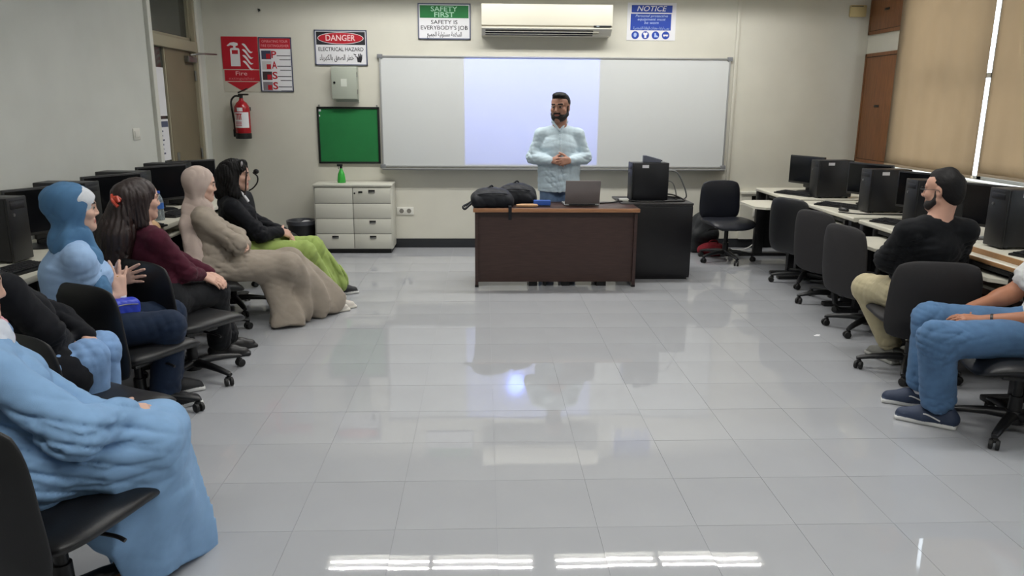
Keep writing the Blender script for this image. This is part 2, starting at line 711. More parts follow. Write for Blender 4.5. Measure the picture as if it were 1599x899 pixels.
def eyes(parent, c, R, s=1.0, look=0.0):
    base = np.array(parent.location)
    for sx in (-1, 1):
        e = c + R.T @ (np.array([sx * .031, .0795, .010]) * s)
        b = MB().sph((0, 0, 0), .0125 * s, n=16)
        o = b.build('eye', [mat('eye_white', (150, 142, 134), 0.3), mat('dark_iris', (38, 24, 18), 0.15)], parent, loc=e - base, smooth=180)
        d = Vector(R.T @ nrm([look, 1, -.05]))
        for p in o.data.polygons:
            p.material_index = 1 if p.center.normalized().dot(d) > 0.76 else 0


def hand_prims(w, d, n, t, curl=0.3, spread=0.12, s=1.0, thumb=(0.8, 0.55, 0.25), tc=0.25):
    """w wrist, d direction of the fingers, n where the palm faces, t the thumb side"""
    d = nrm(d)
    n = nrm(n - d * (np.dot(n, d)))
    tt = np.cross(d, n)
    t = tt if np.dot(tt, t) > 0 else -tt
    L = []
    lens = [.070, .078, .073, .057]
    offs = [.029, .0095, -.010, -.028]
    for i in range(4):
        kn = w + d * (.090 - .004 * abs(i - 1)) * s + t * offs[i] * s
        L.append(rc(w + t * offs[i] * .55 * s + d * .012 * s, kn, .0145 * s, .0115 * s, .014))
    L.append(rc(w + d * .03 * s + t * .014 * s + n * .004, w + d * .06 * s + t * .022 * s, .016 * s, .013 * s, .014))
    for i in range(4):
        kn = w + d * (.090 - .004 * abs(i - 1)) * s + t * offs[i] * s
        dd = nrm(d + t * spread * (1.5 - i) * 0.66)
        p = kn
        cu = curl[i] if isinstance(curl, (list, tuple)) else curl
        r = .0092 if i < 3 else .0080
        for j, fr in enumerate((.46, .30, .24)):
            a = cu * (0.8, 1.15, 0.8)[j]
            nd = nrm(n - dd * np.dot(n, dd))
            dd = nrm(dd * math.cos(a) + nd * math.sin(a))
            q = p + dd * lens[i] * fr * s
            L.append(rc(p, q, r * s * (1 - .08 * j), r * s * (1 - .08 * (j + 1)), .004))
            p = q
    p = w + d * .022 * s + t * .020 * s
    dd = nrm(t * thumb[0] + d * thumb[1] + n * thumb[2])
    for j, l in enumerate((.042, .031, .025)):
        q = p + dd * l * s
        L.append(rc(p, q, (.0135 - .0018 * j) * s, (.0118 - .0016 * j) * s, .010 if j == 0 else .004))
        dd = nrm(dd + (d * .5 + n * .5) * tc)
        p = q
    return L


def arm_prims(sh, el, wr, r=(.050, .040, .027), k=.03):
    return [rc(sh, el, r[0], r[1], k), rc(el, wr, r[1], r[2], k), rc(el + (wr - el) * .22, el + (wr - el) * .3, r[1] * 1.08, r[1] * 1.02, .03)]


def leg_prims(hip, kn, an, r=(.072, .050, .036), k=.04):
    return [rc(hip, kn, r[0], r[1], k), rc(kn, an, r[1], r[2], k), rc(kn + (an - kn) * .2, kn + (an - kn) * .42, r[1] * 1.02, r[1] * .98, .04)]


def torso_prims(J, o=0.0, fem=True):
    R = J['right']
    wd = 1.42 if not fem else 1.34
    a, b, c = (.108, .100, .106) if not fem else (.094, .086, .100)
    L = [rc(J['chest'], J['belly'], a + o, b + o, .05, wide=(R, wd)), rc(J['belly'], J['pel'], b + o, c + o, .06, wide=(R, 1.42)),
         rc(J['neck'] + (J['chest'] - J['neck']) * .45, J['chest'], a * .72 + o, a + o, .05, wide=(R, wd)),
         rc(J['neck'] + (J['chest'] - J['neck']) * .16, J['shR'], .040 + o, .043 + o, .04), rc(J['neck'] + (J['chest'] - J['neck']) * .16, J['shL'], .040 + o, .043 + o, .04)]
    if fem:
        for sx in (-1, 1):
            c = J['chest'] + J['fwd'] * .070 + R * .068 * sx - V(0, 0, .01)
            L.append(rc(c - J['fwd'] * .03 * (1 - J.get('bust', 1.0)), c + J['fwd'] * .02 * J.get('bust', 1.0), .050 + o, .044 + o, .05))
    return L


def body(parent, J, sk, h=0.006, fem=True, s=1.0, hands=(), lipc=(170, 96, 88), browc=(40, 28, 24), look=0.0, eye=True, arms_r=(.048, .038, .026)):
    Rh = frame(J['hf'], J.get('hup', (0, 0, 1)))
    L = head_prims(J['head'], Rh, s, not fem)
    nr = .050 if fem else .060
    hb = J['head'] - Rh[2] * .055 * s - Rh[1] * .022 * s
    L.append(rc(hb, J['neck'] - V(0, 0, .03), nr, nr * 1.12, .03))
    L += torso_prims(J, -.004, fem)
    for q in 'RL':
        L += arm_prims(J['sh' + q], J['el' + q], J['wr' + q], arms_r)
        L += leg_prims(J['hip' + q], J['kn' + q], J['an' + q])
        td = nrm(J['toe' + q] - J['an' + q])
        L.append(rc(J['an' + q] - V(0, 0, .03), J['toe' + q] - td * .05, .030, .014, .02))
    for hd in hands:
        L += hand_prims(*hd[0], **hd[1])
    sm = skin(*sk)
    o = soft('body', L, h, [sm, mat('lip_%d' % lipc[0], lipc, 0.4), mat('brow_%d' % browc[0], browc, 0.8)], parent, smooth=1, pick=head_pick(J['head'], Rh, s))
    if eye:
        eyes(parent, J['head'], Rh, s, look)
    return o, Rh


def shoe(parent, heel, toe, w, top, upper, solem, h=0.005, lift=0.0, name='shoe', low=False):
    """a shoe along heel->toe on the ground"""
    d = nrm(V(*(toe - heel)))
    L_ = np.linalg.norm(toe - heel)
    up = V(0, 0, 1)
    R = np.stack([np.cross(d, up), d, up])
    mid = heel + d * L_ * .5
    P = [rc(heel + d * .038 + up * .045, heel + d * L_ * .55 + up * .040, .040, .044 * w, .03), rc(heel + d * L_ * .55 + up * .038, toe - d * .045 + up * .026, .044 * w, .036 * w, .03),
         rc(heel + d * .035 + up * .05, heel + d * .05 + up * top, .038, .036, .03)]
    P += [rbox(heel + d * L_ * .5 + up * .012, R, V(.040 * w, L_ * .49, .014), .012, .008)]
    P += [half((0, 0, 0.001 + min(heel[2], toe[2])), (0, 0, -1), k=.003)]
    z0 = min(heel[2], toe[2])

    def pk(Q):
        return (Q[:, 2] < z0 + .024).astype(int)
    return soft(name, P, h, [upper, solem], parent, smooth=1, pick=pk)


def joints(fwd, **k):
    J = {a: np.asarray(b, float) for a, b in k.items() if b is not None}
    f = nrm([fwd[0], fwd[1], 0])
    J['fwd'] = f
    J['right'] = nrm(np.cross(f, (0, 0, 1)))
    w = float(k.get('shw', .175)) * .95
    if 'shR' not in J:
        J['shR'] = J['neck'] + J['right'] * w - V(0, 0, .08)
    if 'shL' not in J:
        J['shL'] = J['neck'] - J['right'] * w - V(0, 0, .08)
    if 'chest' not in J:
        J['chest'] = J['neck'] * .62 + J['pel'] * .38 + f * .02
    if 'belly' not in J:
        J['belly'] = J['neck'] * .25 + J['pel'] * .75 + f * .01
    for q, sg in (('R', 1), ('L', -1)):
        if 'hip' + q not in J:
            J['hip' + q] = J['pel'] + J['right'] * .085 * sg + f * .02
        if 'toe' + q not in J:
            J['toe' + q] = J['an' + q] + f * .17 - V(0, 0, J['an' + q][2] - .03)
    return J


def cloth(name, rgb, rough=0.8, var=0.06, vscale=60, bump=0.3, bscale=700, sheen=0.04):
    return mat(name, rgb, rough, var=var, vscale=vscale, bump=bump, bscale=bscale, spec=0.25, sheen=sheen)


# ================================================================ ROOM
# lamps: louvred twin-tube fluorescent fixtures; their light sits in their builder
def fixture(x, y, label, k=1.0):
    t = thing('ceiling_light', label, 'ceiling light', (x, y, ZC), 0, 'twin tube louvred ceiling lights')
    L, W = 1.16, .27
    m = MB()
    m.bb(-L / 2, L / 2, -W / 2, W / 2, -.012, 0)
    for s in (-1, 1):
        m.bb(-L / 2, L / 2, s * W / 2 - .006, s * W / 2 + .006, -.085, 0)
        m.bb(s * L / 2 - .006, s * L / 2 + .006, -W / 2, W / 2, -.085, 0)
    m.build('frame', M_WHITEP, t, smooth=0)
    m = MB()
    for i in range(1, 16):
        xx = -L / 2 + L * i / 16
        m.bb(xx - .001, xx + .001, -W / 2, W / 2, -.083, -.062)
    m.bb(-L / 2, L / 2, -.002, .002, -.083, -.03)
    m.build('louvre', M_ALU, t, smooth=0)
    for s in (-1, 1):
        tb = MB().cyl((-L / 2 + .02, s * .065, -.03), (L / 2 - .02, s * .065, -.03), .013, n=12)
        tb.build('tube', M_TUBE, t, smooth=60)
        la = bpy.data.lights.new('tube_light', 'AREA')
        la.shape = 'RECTANGLE'
        la.size = L - .06
        la.size_y = .018
        la.energy = LAMP_W * k
        la.color = (1.0, 0.985, 0.95)
        lo = bpy.data.objects.new('tube_light', la)
        COL.objects.link(lo)
        lo.parent = t
        lo.location = (0, s * .065, -.046)
    return t


M_TUBE = emit('fluorescent_tube', (255, 252, 245), 6.0)
ROWS = [(7.62, 'front'), (4.2, 'middle'), (0.6, 'rear')]
for y, rn in ROWS:
    for i, x in enumerate((-1.16, -.03, 1.345, 2.535)):
        fixture(x, y, '%s ceiling light with two tubes behind metal louvres, %s row' % (('far left', 'inner left', 'inner right', 'far right')[i], rn), 1.0 if rn == 'front' else .7)

# projector on a drop pole; its lamp throws the blank blue picture on the board
PX, PY, PZ = 0.54, 5.48, 2.95
pj = thing('projector', 'white ceiling projector on a drop pole aimed at the whiteboard', 'projector', (PX, PY, PZ))
MB().box((0, -.16, .02), (.30, .26, .10), .015).build('case', M_WHITEP, pj)
MB().cyl((0, -.03, 0), (0, -.012, 0), .032, n=24).build('lens_ring', M_BLACKP, pj)
MB().cyl((0, -.16, .07), (0, -.16, ZC - PZ), .02, n=16).build('pole', M_WHITEP, pj)
pl = bpy.data.lights.new('projector_lamp', 'SPOT')
pl.energy = PROJ_W
pl.spot_size = math.radians(84)
pl.spot_blend = 0.0
pl.shadow_soft_size = 0.012
pl.use_nodes = True
nt = pl.node_tree
em = nt.nodes['Emission']
tc = nt.nodes.new('ShaderNodeTexCoord')
sep = nt.nodes.new('ShaderNodeSeparateXYZ')
nt.links.new(tc.outputs['Normal'], sep.inputs[0])


def mth(op, a, b):
    n = nt.nodes.new('ShaderNodeMath')
    n.operation = op
    for i, q in enumerate((a, b)):
        if hasattr(q, 'is_linked'):
            nt.links.new(q, n.inputs[i])
        else:
            n.inputs[i].default_value = q
    return n.outputs[0]


zz = mth('ABSOLUTE', sep.outputs[2], 0)
dY = YB - .03 - PY
tx = mth('DIVIDE', sep.outputs[0], zz)
ty = mth('DIVIDE', sep.outputs[1], zz)
a1 = mth('GREATER_THAN', tx, (-.212 - PX) / dY)
a2 = mth('LESS_THAN', tx, (1.288 - PX) / dY)
a3 = mth('GREATER_THAN', ty, (.965 - PZ) / dY)
a4 = mth('LESS_THAN', ty, (2.13 - PZ) / dY)
gate = mth('MULTIPLY', mth('MULTIPLY', a1, a2), mth('MULTIPLY', a3, a4))
nt.links.new(gate, em.inputs['Strength'])
em.inputs['Color'].default_value = (0.16, 0.26, 1.0, 1)
plo = bpy.data.objects.new('projector_lamp', pl)
COL.objects.link(plo)
plo.parent = pj
plo.location = (0, 0, 0)
plo.rotation_euler = (PI / 2, 0, 0)

# floor and its tiles
T, TX0, TY0 = .4, -.75197, 2.73817
fl = struct(MB().bb(XL - .15, XR + .15, YF - .1, YB + .15, -.12, -.002).build('floor', M_GROUT, smooth=0))


def tile_mesh(x0, x1, y0, y1, b):
    """one tile with a tiny chamfer, top at z 0, about its centre"""
    cx, cy = (x0 + x1) / 2, (y0 + y1) / 2
    g, c = .0007, .0001
    X0, X1, Y0, Y1 = x0 - cx + g, x1 - cx - g, y0 - cy + g, y1 - cy - g
    lo_ = [b.verts.new((x, y, -.008)) for x, y in ((X0, Y0), (X1, Y0), (X1, Y1), (X0, Y1))]
    md_ = [b.verts.new((x, y, -.0012)) for x, y in ((X0, Y0), (X1, Y0), (X1, Y1), (X0, Y1))]
    up_ = [b.verts.new((x, y, 0)) for x, y in ((X0 + c, Y0 + c), (X1 - c, Y0 + c), (X1 - c, Y1 - c), (X0 + c, Y1 - c))]
    b.faces.new(up_)
    for A, B_ in ((lo_, md_), (md_, up_)):
        for i in range(4):
            b.faces.new((A[i], A[(i + 1) % 4], B_[(i + 1) % 4], B_[i]))
    return cx, cy


bm = bmesh.new()
tile_mesh(0, T, 0, T, bm)
tme = bpy.data.meshes.new('tile')
bm.to_mesh(tme)
bm.free()
tme.materials.append(M_TILE)
cand, rest = [], []
for i in range(-7, 14):
    for j in range(-14, 17):
        x0, x1 = TX0 + i * T, TX0 + (i + 1) * T
        y0, y1 = TY0 + j * T, TY0 + (j + 1) * T
        x0c, x1c, y0c, y1c = max(x0, XL), min(x1, XR), max(y0, YF), min(y1, YB)
        if x1c - x0c < .01 or y1c - y0c < .01:
            continue
        full = (x1c - x0c > T - 1e-4) and (y1c - y0c > T - 1e-4)
        cx, cy = (x0 + x1) / 2, (y0 + y1) / 2
        dv = Vector((cx, cy, -EYE))
        z = dv.dot(_f)
        inv = z > .5 and abs(dv.dot(_r2) / z) < .72 and abs(dv.dot(_u2) / z) < .42
        if full and inv:
            cand.append((cy * cy + cx * cx, cx, cy))
        else:
            rest.append((x0c, x1c, y0c, y1c))
cand.sort()
for k, (dd, cx, cy) in enumerate(cand):
    if k < 290:
        o = bpy.data.objects.new('tile', tme)
        COL.objects.link(o)
        o.parent = fl
        o.location = (cx, cy, rng.normal() * .00008)
        o.rotation_euler = (rng.normal() * .0009, rng.normal() * .0009, 0)
    else:
        rest.append((cx - T / 2, cx + T / 2, cy - T / 2, cy + T / 2))
bm = bmesh.new()
for q in rest:
    b2 = bmesh.new()
    cx, cy = tile_mesh(*q, b2)
    bmesh.ops.translate(b2, vec=(cx, cy, 0), verts=b2.verts)
    me = bpy.data.meshes.new('t')
    b2.to_mesh(me)
    b2.free()
    bm.from_mesh(me)
    bpy.data.meshes.remove(me)
me = bpy.data.meshes.new('tile_field')
bm.to_mesh(me)
bm.free()
o = link('tile_field', me, M_TILE, fl, smooth=0)
o['kind'] = 'stuff'

struct(MB().bb(XL - .15, XR + .15, YF - .15, YB + .15, ZC, ZC + .1).build('ceiling', M_CEIL, smooth=0))
struct(MB().bb(XL - .15, XR + .15, YB, YB + .15, -.12, ZC).build('wall_back', M_WALL, smooth=0))
struct(MB().bb(XL - .15, XR + .15, YF - .15, YF, -.12, ZC).build('wall_front', M_WALL, smooth=0))
DY0, DY1, DZ = 7.45, 8.60, 2.85
m = MB()
m.bb(XL - .15, XL, YF, DY0, -.12, ZC)
m.bb(XL - .15, XL, DY1, YB, -.12, ZC)
m.bb(XL - .15, XL, DY0, DY1, DZ, ZC)
struct(m.build('wall_left', M_WALL_L, smooth=0))
WY0, WY1, WZ0, WZ1 = 2.6, 8.02, 1.0, 2.95
m = MB()
m.bb(XR, XR + .15, YF, YB, -.12, WZ0)
m.bb(XR, XR + .15, YF, YB, WZ1, ZC)
m.bb(XR, XR + .15, WY1, YB, WZ0, WZ1)
m.bb(XR, XR + .15, YF, WY0, WZ0, WZ1)
struct(m.build('wall_right', M_WALL, smooth=0))

# baseboards
struct(MB().bb(XL, XR, YB - .014, YB, 0, .105, .003).build('baseboard_back', M_SKIRT))
m = MB()
m.bb(XL, XL + .014, YF, DY0 - .09, 0, .105, .003)
m.bb(XL, XL + .014, DY1 + .05, YB - .014, 0, .105, .003)
struct(m.build('baseboard_left', M_SKIRT))
struct(MB().bb(XR - .014, XR, YF, YB - .014, 0, .105, .003).build('baseboard_right', M_SKIRT))
struct(MB().bb(2.80, 2.835, YB - .02, YB, .64, ZC, .004).build('trim_1', M_WALL))

# lower wall duct panel on the back wall with a dark slot
m = MB()
m.bb(2.98, 3.10, YB - .07, YB, .11, .635)
m.bb(3.38, 4.30, YB - .07, YB, .11, .635)
m.bb(3.10, 3.38, YB - .07, YB, .11, .535)
m.bb(3.10, 3.38, YB - .07, YB, .615, .635)
m.bb(2.97, 4.30, YB - .085, YB, .635, .665, .004)
pn = struct(m.build('wall_duct_panel', M_WALL, smooth=30))
MB().bb(3.10, 3.38, YB - .02, YB - .01, .535, .615).build('slot', M_DARKGAP, pn)
MB().lathe([(.001, 0), (.045, 0), (.05, .02), (.03, .035), (.001, .036)], (3.30, YB - .05, .58), 20, Matrix.Rotation(PI / 2, 4, 'X')).build('valve_cap', M_WHITEP, pn)

# window with roller blinds in the right wall
wn = struct(thing('window_1', 'x', 'x'))
del wn['label'], wn['category']
m = MB()
for y in (WY0, WY0 + 1.35, WY0 + 2.71, WY0 + 4.06, WY1):
    m.bb(XR + .05, XR + .10, y - .03, y + .03, WZ0, WZ1)
for z in (WZ0 + .02, 1.9, WZ1 - .03):
    m.bb(XR + .05, XR + .10, WY0, WY1, z - .02, z + .02)
m.build('window_frame', M_ALU, wn, smooth=0)
gm = bpy.data.materials.new('window_glass')
gm.use_nodes = True
_n = gm.node_tree
_n.nodes.remove(_n.nodes['Principled BSDF'])
_t, _g, _m = _n.nodes.new('ShaderNodeBsdfTransparent'), _n.nodes.new('ShaderNodeBsdfGlossy'), _n.nodes.new('ShaderNodeMixShader')
_g.inputs['Roughness'].default_value = 0.02
_m.inputs[0].default_value = 0.06
_n.links.new(_t.outputs[0], _m.inputs[1])
_n.links.new(_g.outputs[0], _m.inputs[2])
_n.links.new(_m.outputs[0], _n.nodes['Material Output'].inputs[0])
for k in range(4):
    y0 = WY0 + k * (WY1 - WY0) / 4
    MB().bb(XR + .072, XR + .077, y0 + .02, y0 + (WY1 - WY0) / 4 - .02, WZ0 + .05, WZ1 - .05).build('pane', gm, wn, smooth=0)
MB().bb(XR - .10, XR + .15, WY0 - .05, WY1 + .02, WZ0 - .035, WZ0 + .012, .006).build('window_sill', M_JAMB, wn)


def blind(y0, y1, z0, label):
    t = thing('roller_blind', label, 'blind', (XR - .05, (y0 + y1) / 2, 3.15), 0, 'beige roller blinds on the window wall')
    w = y1 - y0
    h = 3.15 - z0
    b = bmesh.new()
    ny, nz = 36, 20
    g = [[b.verts.new((.006 * math.sin(j * .5) * (i / nz) + .004 * math.sin(j * 1.3 + 1), -w / 2 + w * j / ny, -h * i / nz)) for j in range(ny + 1)] for i in range(nz + 1)]
    for i in range(nz):
        for j in range(ny):
            b.faces.new((g[i][j], g[i][j + 1], g[i + 1][j + 1], g[i + 1][j]))
    bmesh.ops.solidify(b, geom=b.faces[:], thickness=.002)
    me = bpy.data.meshes.new('fabric')
    b.to_mesh(me)
    b.free()
    link('fabric', me, M_BLIND, t, smooth=180)
    MB().cyl((.02, -w / 2, .0), (.02, w / 2, .0), .03, n=16).build('roller', M_WHITEP, t)
    MB().bb(-.010, .012, -w / 2, w / 2, -h - .02, -h + .006, .004).build('bottom_bar', M_BLIND, t)
    return t


blind(6.60, 8.10, 1.045, 'beige roller blind hanging beside the tall teak cupboard door')
blind(4.95, 6.515, 1.075, 'beige roller blind right of the bright vertical gap of daylight')
blind(3.25, 4.88, 1.06, 'beige roller blind nearest the camera on the window wall')


# teak wall cupboards at the far end of the right wall
def wall_cupboard(z0, z1, label, handle_z):
    t = thing('wall_cupboard', label, 'cupboard', (XR, 8.475, z0), 0, 'built in teak cupboards')
    h = z1 - z0
    m = MB()
    for s in (-1, 1):
        m.bb(-.022, .0, s * .355 - .015, s * .355 + .015, 0, h)
    m.bb(-.022, 0, -.37, .37, h - .035, h)
    m.bb(-.022, 0, -.37, .37, 0, .035)
    m.build('frame', M_CUP, t, smooth=0)
    d = MB().bb(-.018, -.002, -.335, .335, .040, h - .042, .002).build('door', M_CUP, t)
    MB().bb(-.024, -.017, -.05, .05, handle_z - .012, handle_z + .012, .003).build('handle', M_BLACKM, d)
    MB().bb(-.02, -.001, -.338, .338, .034, .041).bb(-.02, -.001, -.338, .338, h - .043, h - .034).build('gap', M_DARKGAP, t, smooth=0)
    return t


wall_cupboard(1.015, 2.20, 'tall teak cupboard door in the far right corner above the monitors', .62)
wall_cupboard(2.40, 3.3, 'upper teak cupboard door cut by the top of the picture', .24)

# door in the left wall
dr = struct(thing('door_1', 'x', 'x', (XL, 0, 0)))
del dr['label'], dr['category']
m = MB()
m.bb(-.14, .02, DY1 - .06, DY1, 0, DZ, .003)
m.bb(-.14, .02, DY0, DY0 + .03, 0, DZ, .003)
m.bb(-.14, .02, DY0, DY1, DZ - .05, DZ, .003)
m.bb(-.14, .025, DY0, DY1, 2.14, 2.24, .003)
m.build('door_frame', M_DFRAME, dr)
MB().bb(-.02, .035, DY0 - .075, DY0, 0, ZC, .004).bb(-.02, .03, DY1, DY1 + .05, 0, ZC, .004).build('architrave', M_JAMB, dr)
lf = MB().bb(-.055, -.012, DY0 + .36, DY1 - .06, .01, 2.14, .003).build('door_leaf', M_DOOR, dr)
MB().bb(-.012, .03, DY0 + .44, DY0 + .47, 1.03, 1.06, .004).bb(-.0, .03, DY0 + .44, DY0 + .60, 1.035, 1.055, .005).bb(-.012, -.004, DY0 + .425, DY0 + .485, .95, 1.14, .004).build('door_handle', M_STEEL, lf)
m = MB().bb(-.012, .04, DY1 - .32, DY1 - .08, 2.03, 2.09, .008)
m.tube([(.03, DY1 - .25, 2.10), (.11, DY1 - .12, 2.12), (.16, DY1 + .16, 2.13)], .009)
m.tube([(.03, DY1 - .02, 2.13), (.16, DY1 + .16, 2.13)], .008)
m.build('door_closer', M_STEEL, lf)
m = MB()
for z in (.3, 1.1, 1.9):
    m.cyl((.0, DY1 - .066, z - .05), (.0, DY1 - .066, z + .05), .010, n=10)
m.build('hinge', M_STEEL, lf)
MB().bb(-.045, -.035, DY0 + .03, DY0 + .36, .01, 2.14).build('side_glass', M_DGLASS, dr, smooth=0)
MB().bb(-.06, -.015, DY0 + .335, DY0 + .36, .01, 2.14, .002).build('mullion', M_DFRAME, dr)
MB().bb(-.06, -.05, DY0 + .03, DY1 - .06, 2.24, DZ - .05).build('transom_glass', M_DGLASS, dr, smooth=0)
MB().bb(-.05, -.02, DY0 + .03, DY0 + .06, 2.24, DZ - .05).bb(-.05, -.02, DY1 - .09, DY1 - .06, 2.24, DZ - .05).bb(-.05, -.02, DY0 + .03, DY1 - .06, 2.24, 2.275).build('transom_bead', M_DFRAME, dr, smooth=0)
# a dim corridor wall closes the view behind the glass
struct(MB().bb(XL - .75, XL - .70, DY0 - .8, DY1 + .5, -.12, ZC).bb(XL - .75, XL - .15, DY0 - .8, DY0 - .75, -.12, ZC).bb(XL - .75, XL - .15, DY1 + .45, DY1 + .5, -.12, ZC).bb(XL - .75, XL - .15, DY0 - .8, DY1 + .5, ZC - .1, ZC).bb(XL - .75, XL - .15, DY0 - .8, DY1 + .5, -.12, -.02).build('wall_corridor', M_DFRAME, smooth=0))

for z0, z1, lab in ((1.50, 1.95, 'blank white sheet taped inside the glass beside the door'), (1.08, 1.47, 'white timetable sheet with dark rows on the glass beside the door')):
    t = thing('notice_sheet', lab, 'notice', (XL - .033, DY0 + .19, z0), 0, 'papers on the door glass')
    MB().bb(-.001, .001, -.135, .135, 0, z1 - z0).build('sheet', M_PAPER, t, smooth=0)
    if z0 < 1.4:
        m = MB()
        m.bb(.001, .002, -.125, .125, z1 - z0 - .075, z1 - z0 - .02)
        for k in range(6):
            m.bb(.001, .002, -.125, -.125 + random.uniform(.10, .2), .27 - k * .042, .285 - k * .042)
        m.build('print', mat('blue_grey_ink', (70, 78, 104), .6), t, smooth=0)

t = thing('light_switch', 'small white light switch plate on the left wall near the door', 'switch', (XL, 6.97, 1.355))
MB().bb(0, .010, -.065, .065, -.05, .05, .004).build('plate', M_WHITEP, t)
MB().bb(.009, .016, -.045, .045, -.028, .028, .003).build('rocker', M_WHITEP, t)


def socket(x, z, y, label, n=2):
    t = thing('wall_socket', label, 'socket', (x, y, z), 0)
    MB().bb(-.048 * n, .048 * n, -.010, 0, -.045, .045, .004).build('plate', M_WHITEP, t)
    for k in range(n):
        xx = (k - (n - 1) / 2) * .085
        m = MB().cyl((xx, -.0105, 0), (xx, -.012, 0), .026, n=20)
        m.build('outlet', mat('socket_grey', (120, 118, 112), .5), t)
    return t


socket(-.905, .427, YB, 'double white wall socket between file cabinet and teacher desk')
socket(3.22, .42, YB - .07, 'double white wall socket under the duct slot in the back wall')

t = thing('wall_sensor', 'small beige wall box high in the right rear corner', 'alarm box', (4.14, YB, 2.655))
MB().bb(-.09, .09, -.05, 0, -.062, .062, .012).build('case', mat('aged_beige_plastic', (196, 178, 128), .5), t)
MB().bb(-.09, .045, -.054, -.049, .045, .052).build('seam', M_DARKGAP, t, smooth=0)
t = thing('wall_hook', 'tiny black hook on the wall above the danger sign', 'hook', (-2.42, YB, 2.60))
MB().cyl((0, 0, 0), (0, -.02, 0), .012, n=12).build('plug', M_BLACKP, t)
MB().tube([(0, -.02, 0), (0, -.035, -.008), (0, -.03, -.022)], .004).build('prong', M_BLACKP, t)

# ---------------------------------------------------------------- things on the back wall
t = thing('whiteboard', 'long white enamel board lit blue in the middle by the projector', 'whiteboard', (.805, YB, 1.535))
HW, HH = 1.945, .598
MB().bb(-HW, HW, -.022, -.004, -HH, HH).build('panel', M_BOARD, t, smooth=0)
m = MB()
for s in (-1, 1):
    m.bb(-HW - .012, HW + .012, -.032, -.002, s * HH - .009, s * HH + .009, .003)
    m.bb(s * HW - .009, s * HW + .009, -.032, -.002, -HH, HH, .003)
m.build('frame', M_ALU, t)
MB().bb(-HW, HW, -.105, -.02, -HH - .036, -HH - .026, .003).bb(-HW, HW, -.105, -.099, -HH - .036, -HH - .012, .002).build('pen_tray', M_ALU, t)
m = MB()
for sx in (-1, 1):
    for sz in (-1, 1):
        m.bb(sx * HW - .03, sx * HW + .03, -.035, -.002, sz * HH - .022, sz * HH + .022, .006)
m.build('corner_cap', mat('grey_plastic', (120, 122, 126), .5), t)

t = thing('air_conditioner', 'cream split air conditioner above the whiteboard', 'air conditioner', (.68, YB, 2.505))
prof = [(0, -.155), (-.15, -.150), (-.212, -.098), (-.232, -.085), (-.232, .15), (-.222, .163), (0, .165)]
MB().prism(prof, (-.70, 0, 0), (0, 1, 0), (0, 0, 1), 1.40).build('body', M_CREAMP, t, smooth=25)
MB().bb(-.703, .703, -.238, -.225, -.055, .16, .006).build('front_panel', M_CREAMP, t)
MB().bb(-.70, .70, -.235, -.226, -.066, -.056).build('groove', mat('shade_beige', (120, 112, 92), .6), t, smooth=0)
nv = Vector((0, -.64, -.77)).normalized()
rot = Matrix.Rotation(math.radians(-40), 3, 'X')
MB().box((-.08, -.180, -.124), (1.16, .075, .012), 0, rot=rot).build('air_outlet', M_DARKGAP, t, smooth=0)
for k in range(2):
    MB().box((-.05, -.197 + .026 * k, -.116 - .022 * k), (1.22, .012, .007), .002, rot=rot).build('louvre', M_CREAMP, t)
MB().bb(.50, .69, -.242, -.236, -.068, -.050, .002).build('display_strip', M_BLACKP, t)
MB().bb(.53, .56, -.243, -.2415, -.064, -.054).build('display', mat('display_grey', (150, 160, 170), .4), t, smooth=0)


def sign(name, label, x0, x1, z0, z1, face, frame_m=None, fw=.012, dep=.012):
    t = thing(name, label, 'sign', ((x0 + x1) / 2, YB, (z0 + z1) / 2), 0)
    w, h = x1 - x0, z1 - z0
    MB().bb(-w / 2, w / 2, -dep, 0, -h / 2, h / 2).build('plate', face, t, smooth=0)
    if frame_m:
        m = MB()
        for s in (-1, 1):
            m.bb(-w / 2, w / 2, -dep - .004, 0, s * (h / 2 - fw / 2) - fw / 2, s * (h / 2 - fw / 2) + fw / 2)
            m.bb(s * (w / 2 - fw / 2) - fw / 2, s * (w / 2 - fw / 2) + fw / 2, -dep - .004, 0, -h / 2, h / 2)
        m.build('frame', frame_m, t, smooth=0)
    return t, w, h, -dep


UX, UZ = (1, 0, 0), (0, 0, 1)


def patch(name, t, m, x0, x1, z0, z1, y, lift=.0008):
    return MB().bb(x0, x1, y - lift, y, z0, z1).build(name, m, t, smooth=0)


def poly(name, t, m, pts, y, lift=.001):
    return MB().prism(pts, (0, y, 0), UX, UZ, lift).build(name, m, t, smooth=0)


M_BLUEGREY = mat('blue_grey_frame', (86, 92, 116), .4)
# safety first
t, w, h, y = sign('safety_sign', 'green and white SAFETY FIRST sign left of the air conditioner', -.715, -.141, 2.316, 2.690, M_PAPER, M_BLUEGREY)
patch('green_field', t, M_GRNS, -w / 2 + .022, w / 2 - .022, .035, h / 2 - .022, y)
PALE = mat('pale_green_ink', (168, 212, 184), .5)
lettering('lettering', 'SAFETY', PALE, t, (0, y - .001, .126), UX, UZ, .050, .29, .012)
lettering('lettering', 'FIRST', PALE, t, (0, y - .001, .067), UX, UZ, .050, .215, .012)
lettering('lettering', 'SAFETY IS', M_INK, t, (0, y, -.010), UX, UZ, .040, .29, .006)
lettering('lettering', "EVERYBODY'S JOB", M_INK, t, (0, y, -.068), UX, UZ, .042, .51, .006)
lettering('lettering', arabic('السلامة مسئولية الجميع'), M_INK, t, (0, y, -.135), UX, UZ, .045, .38, .012)
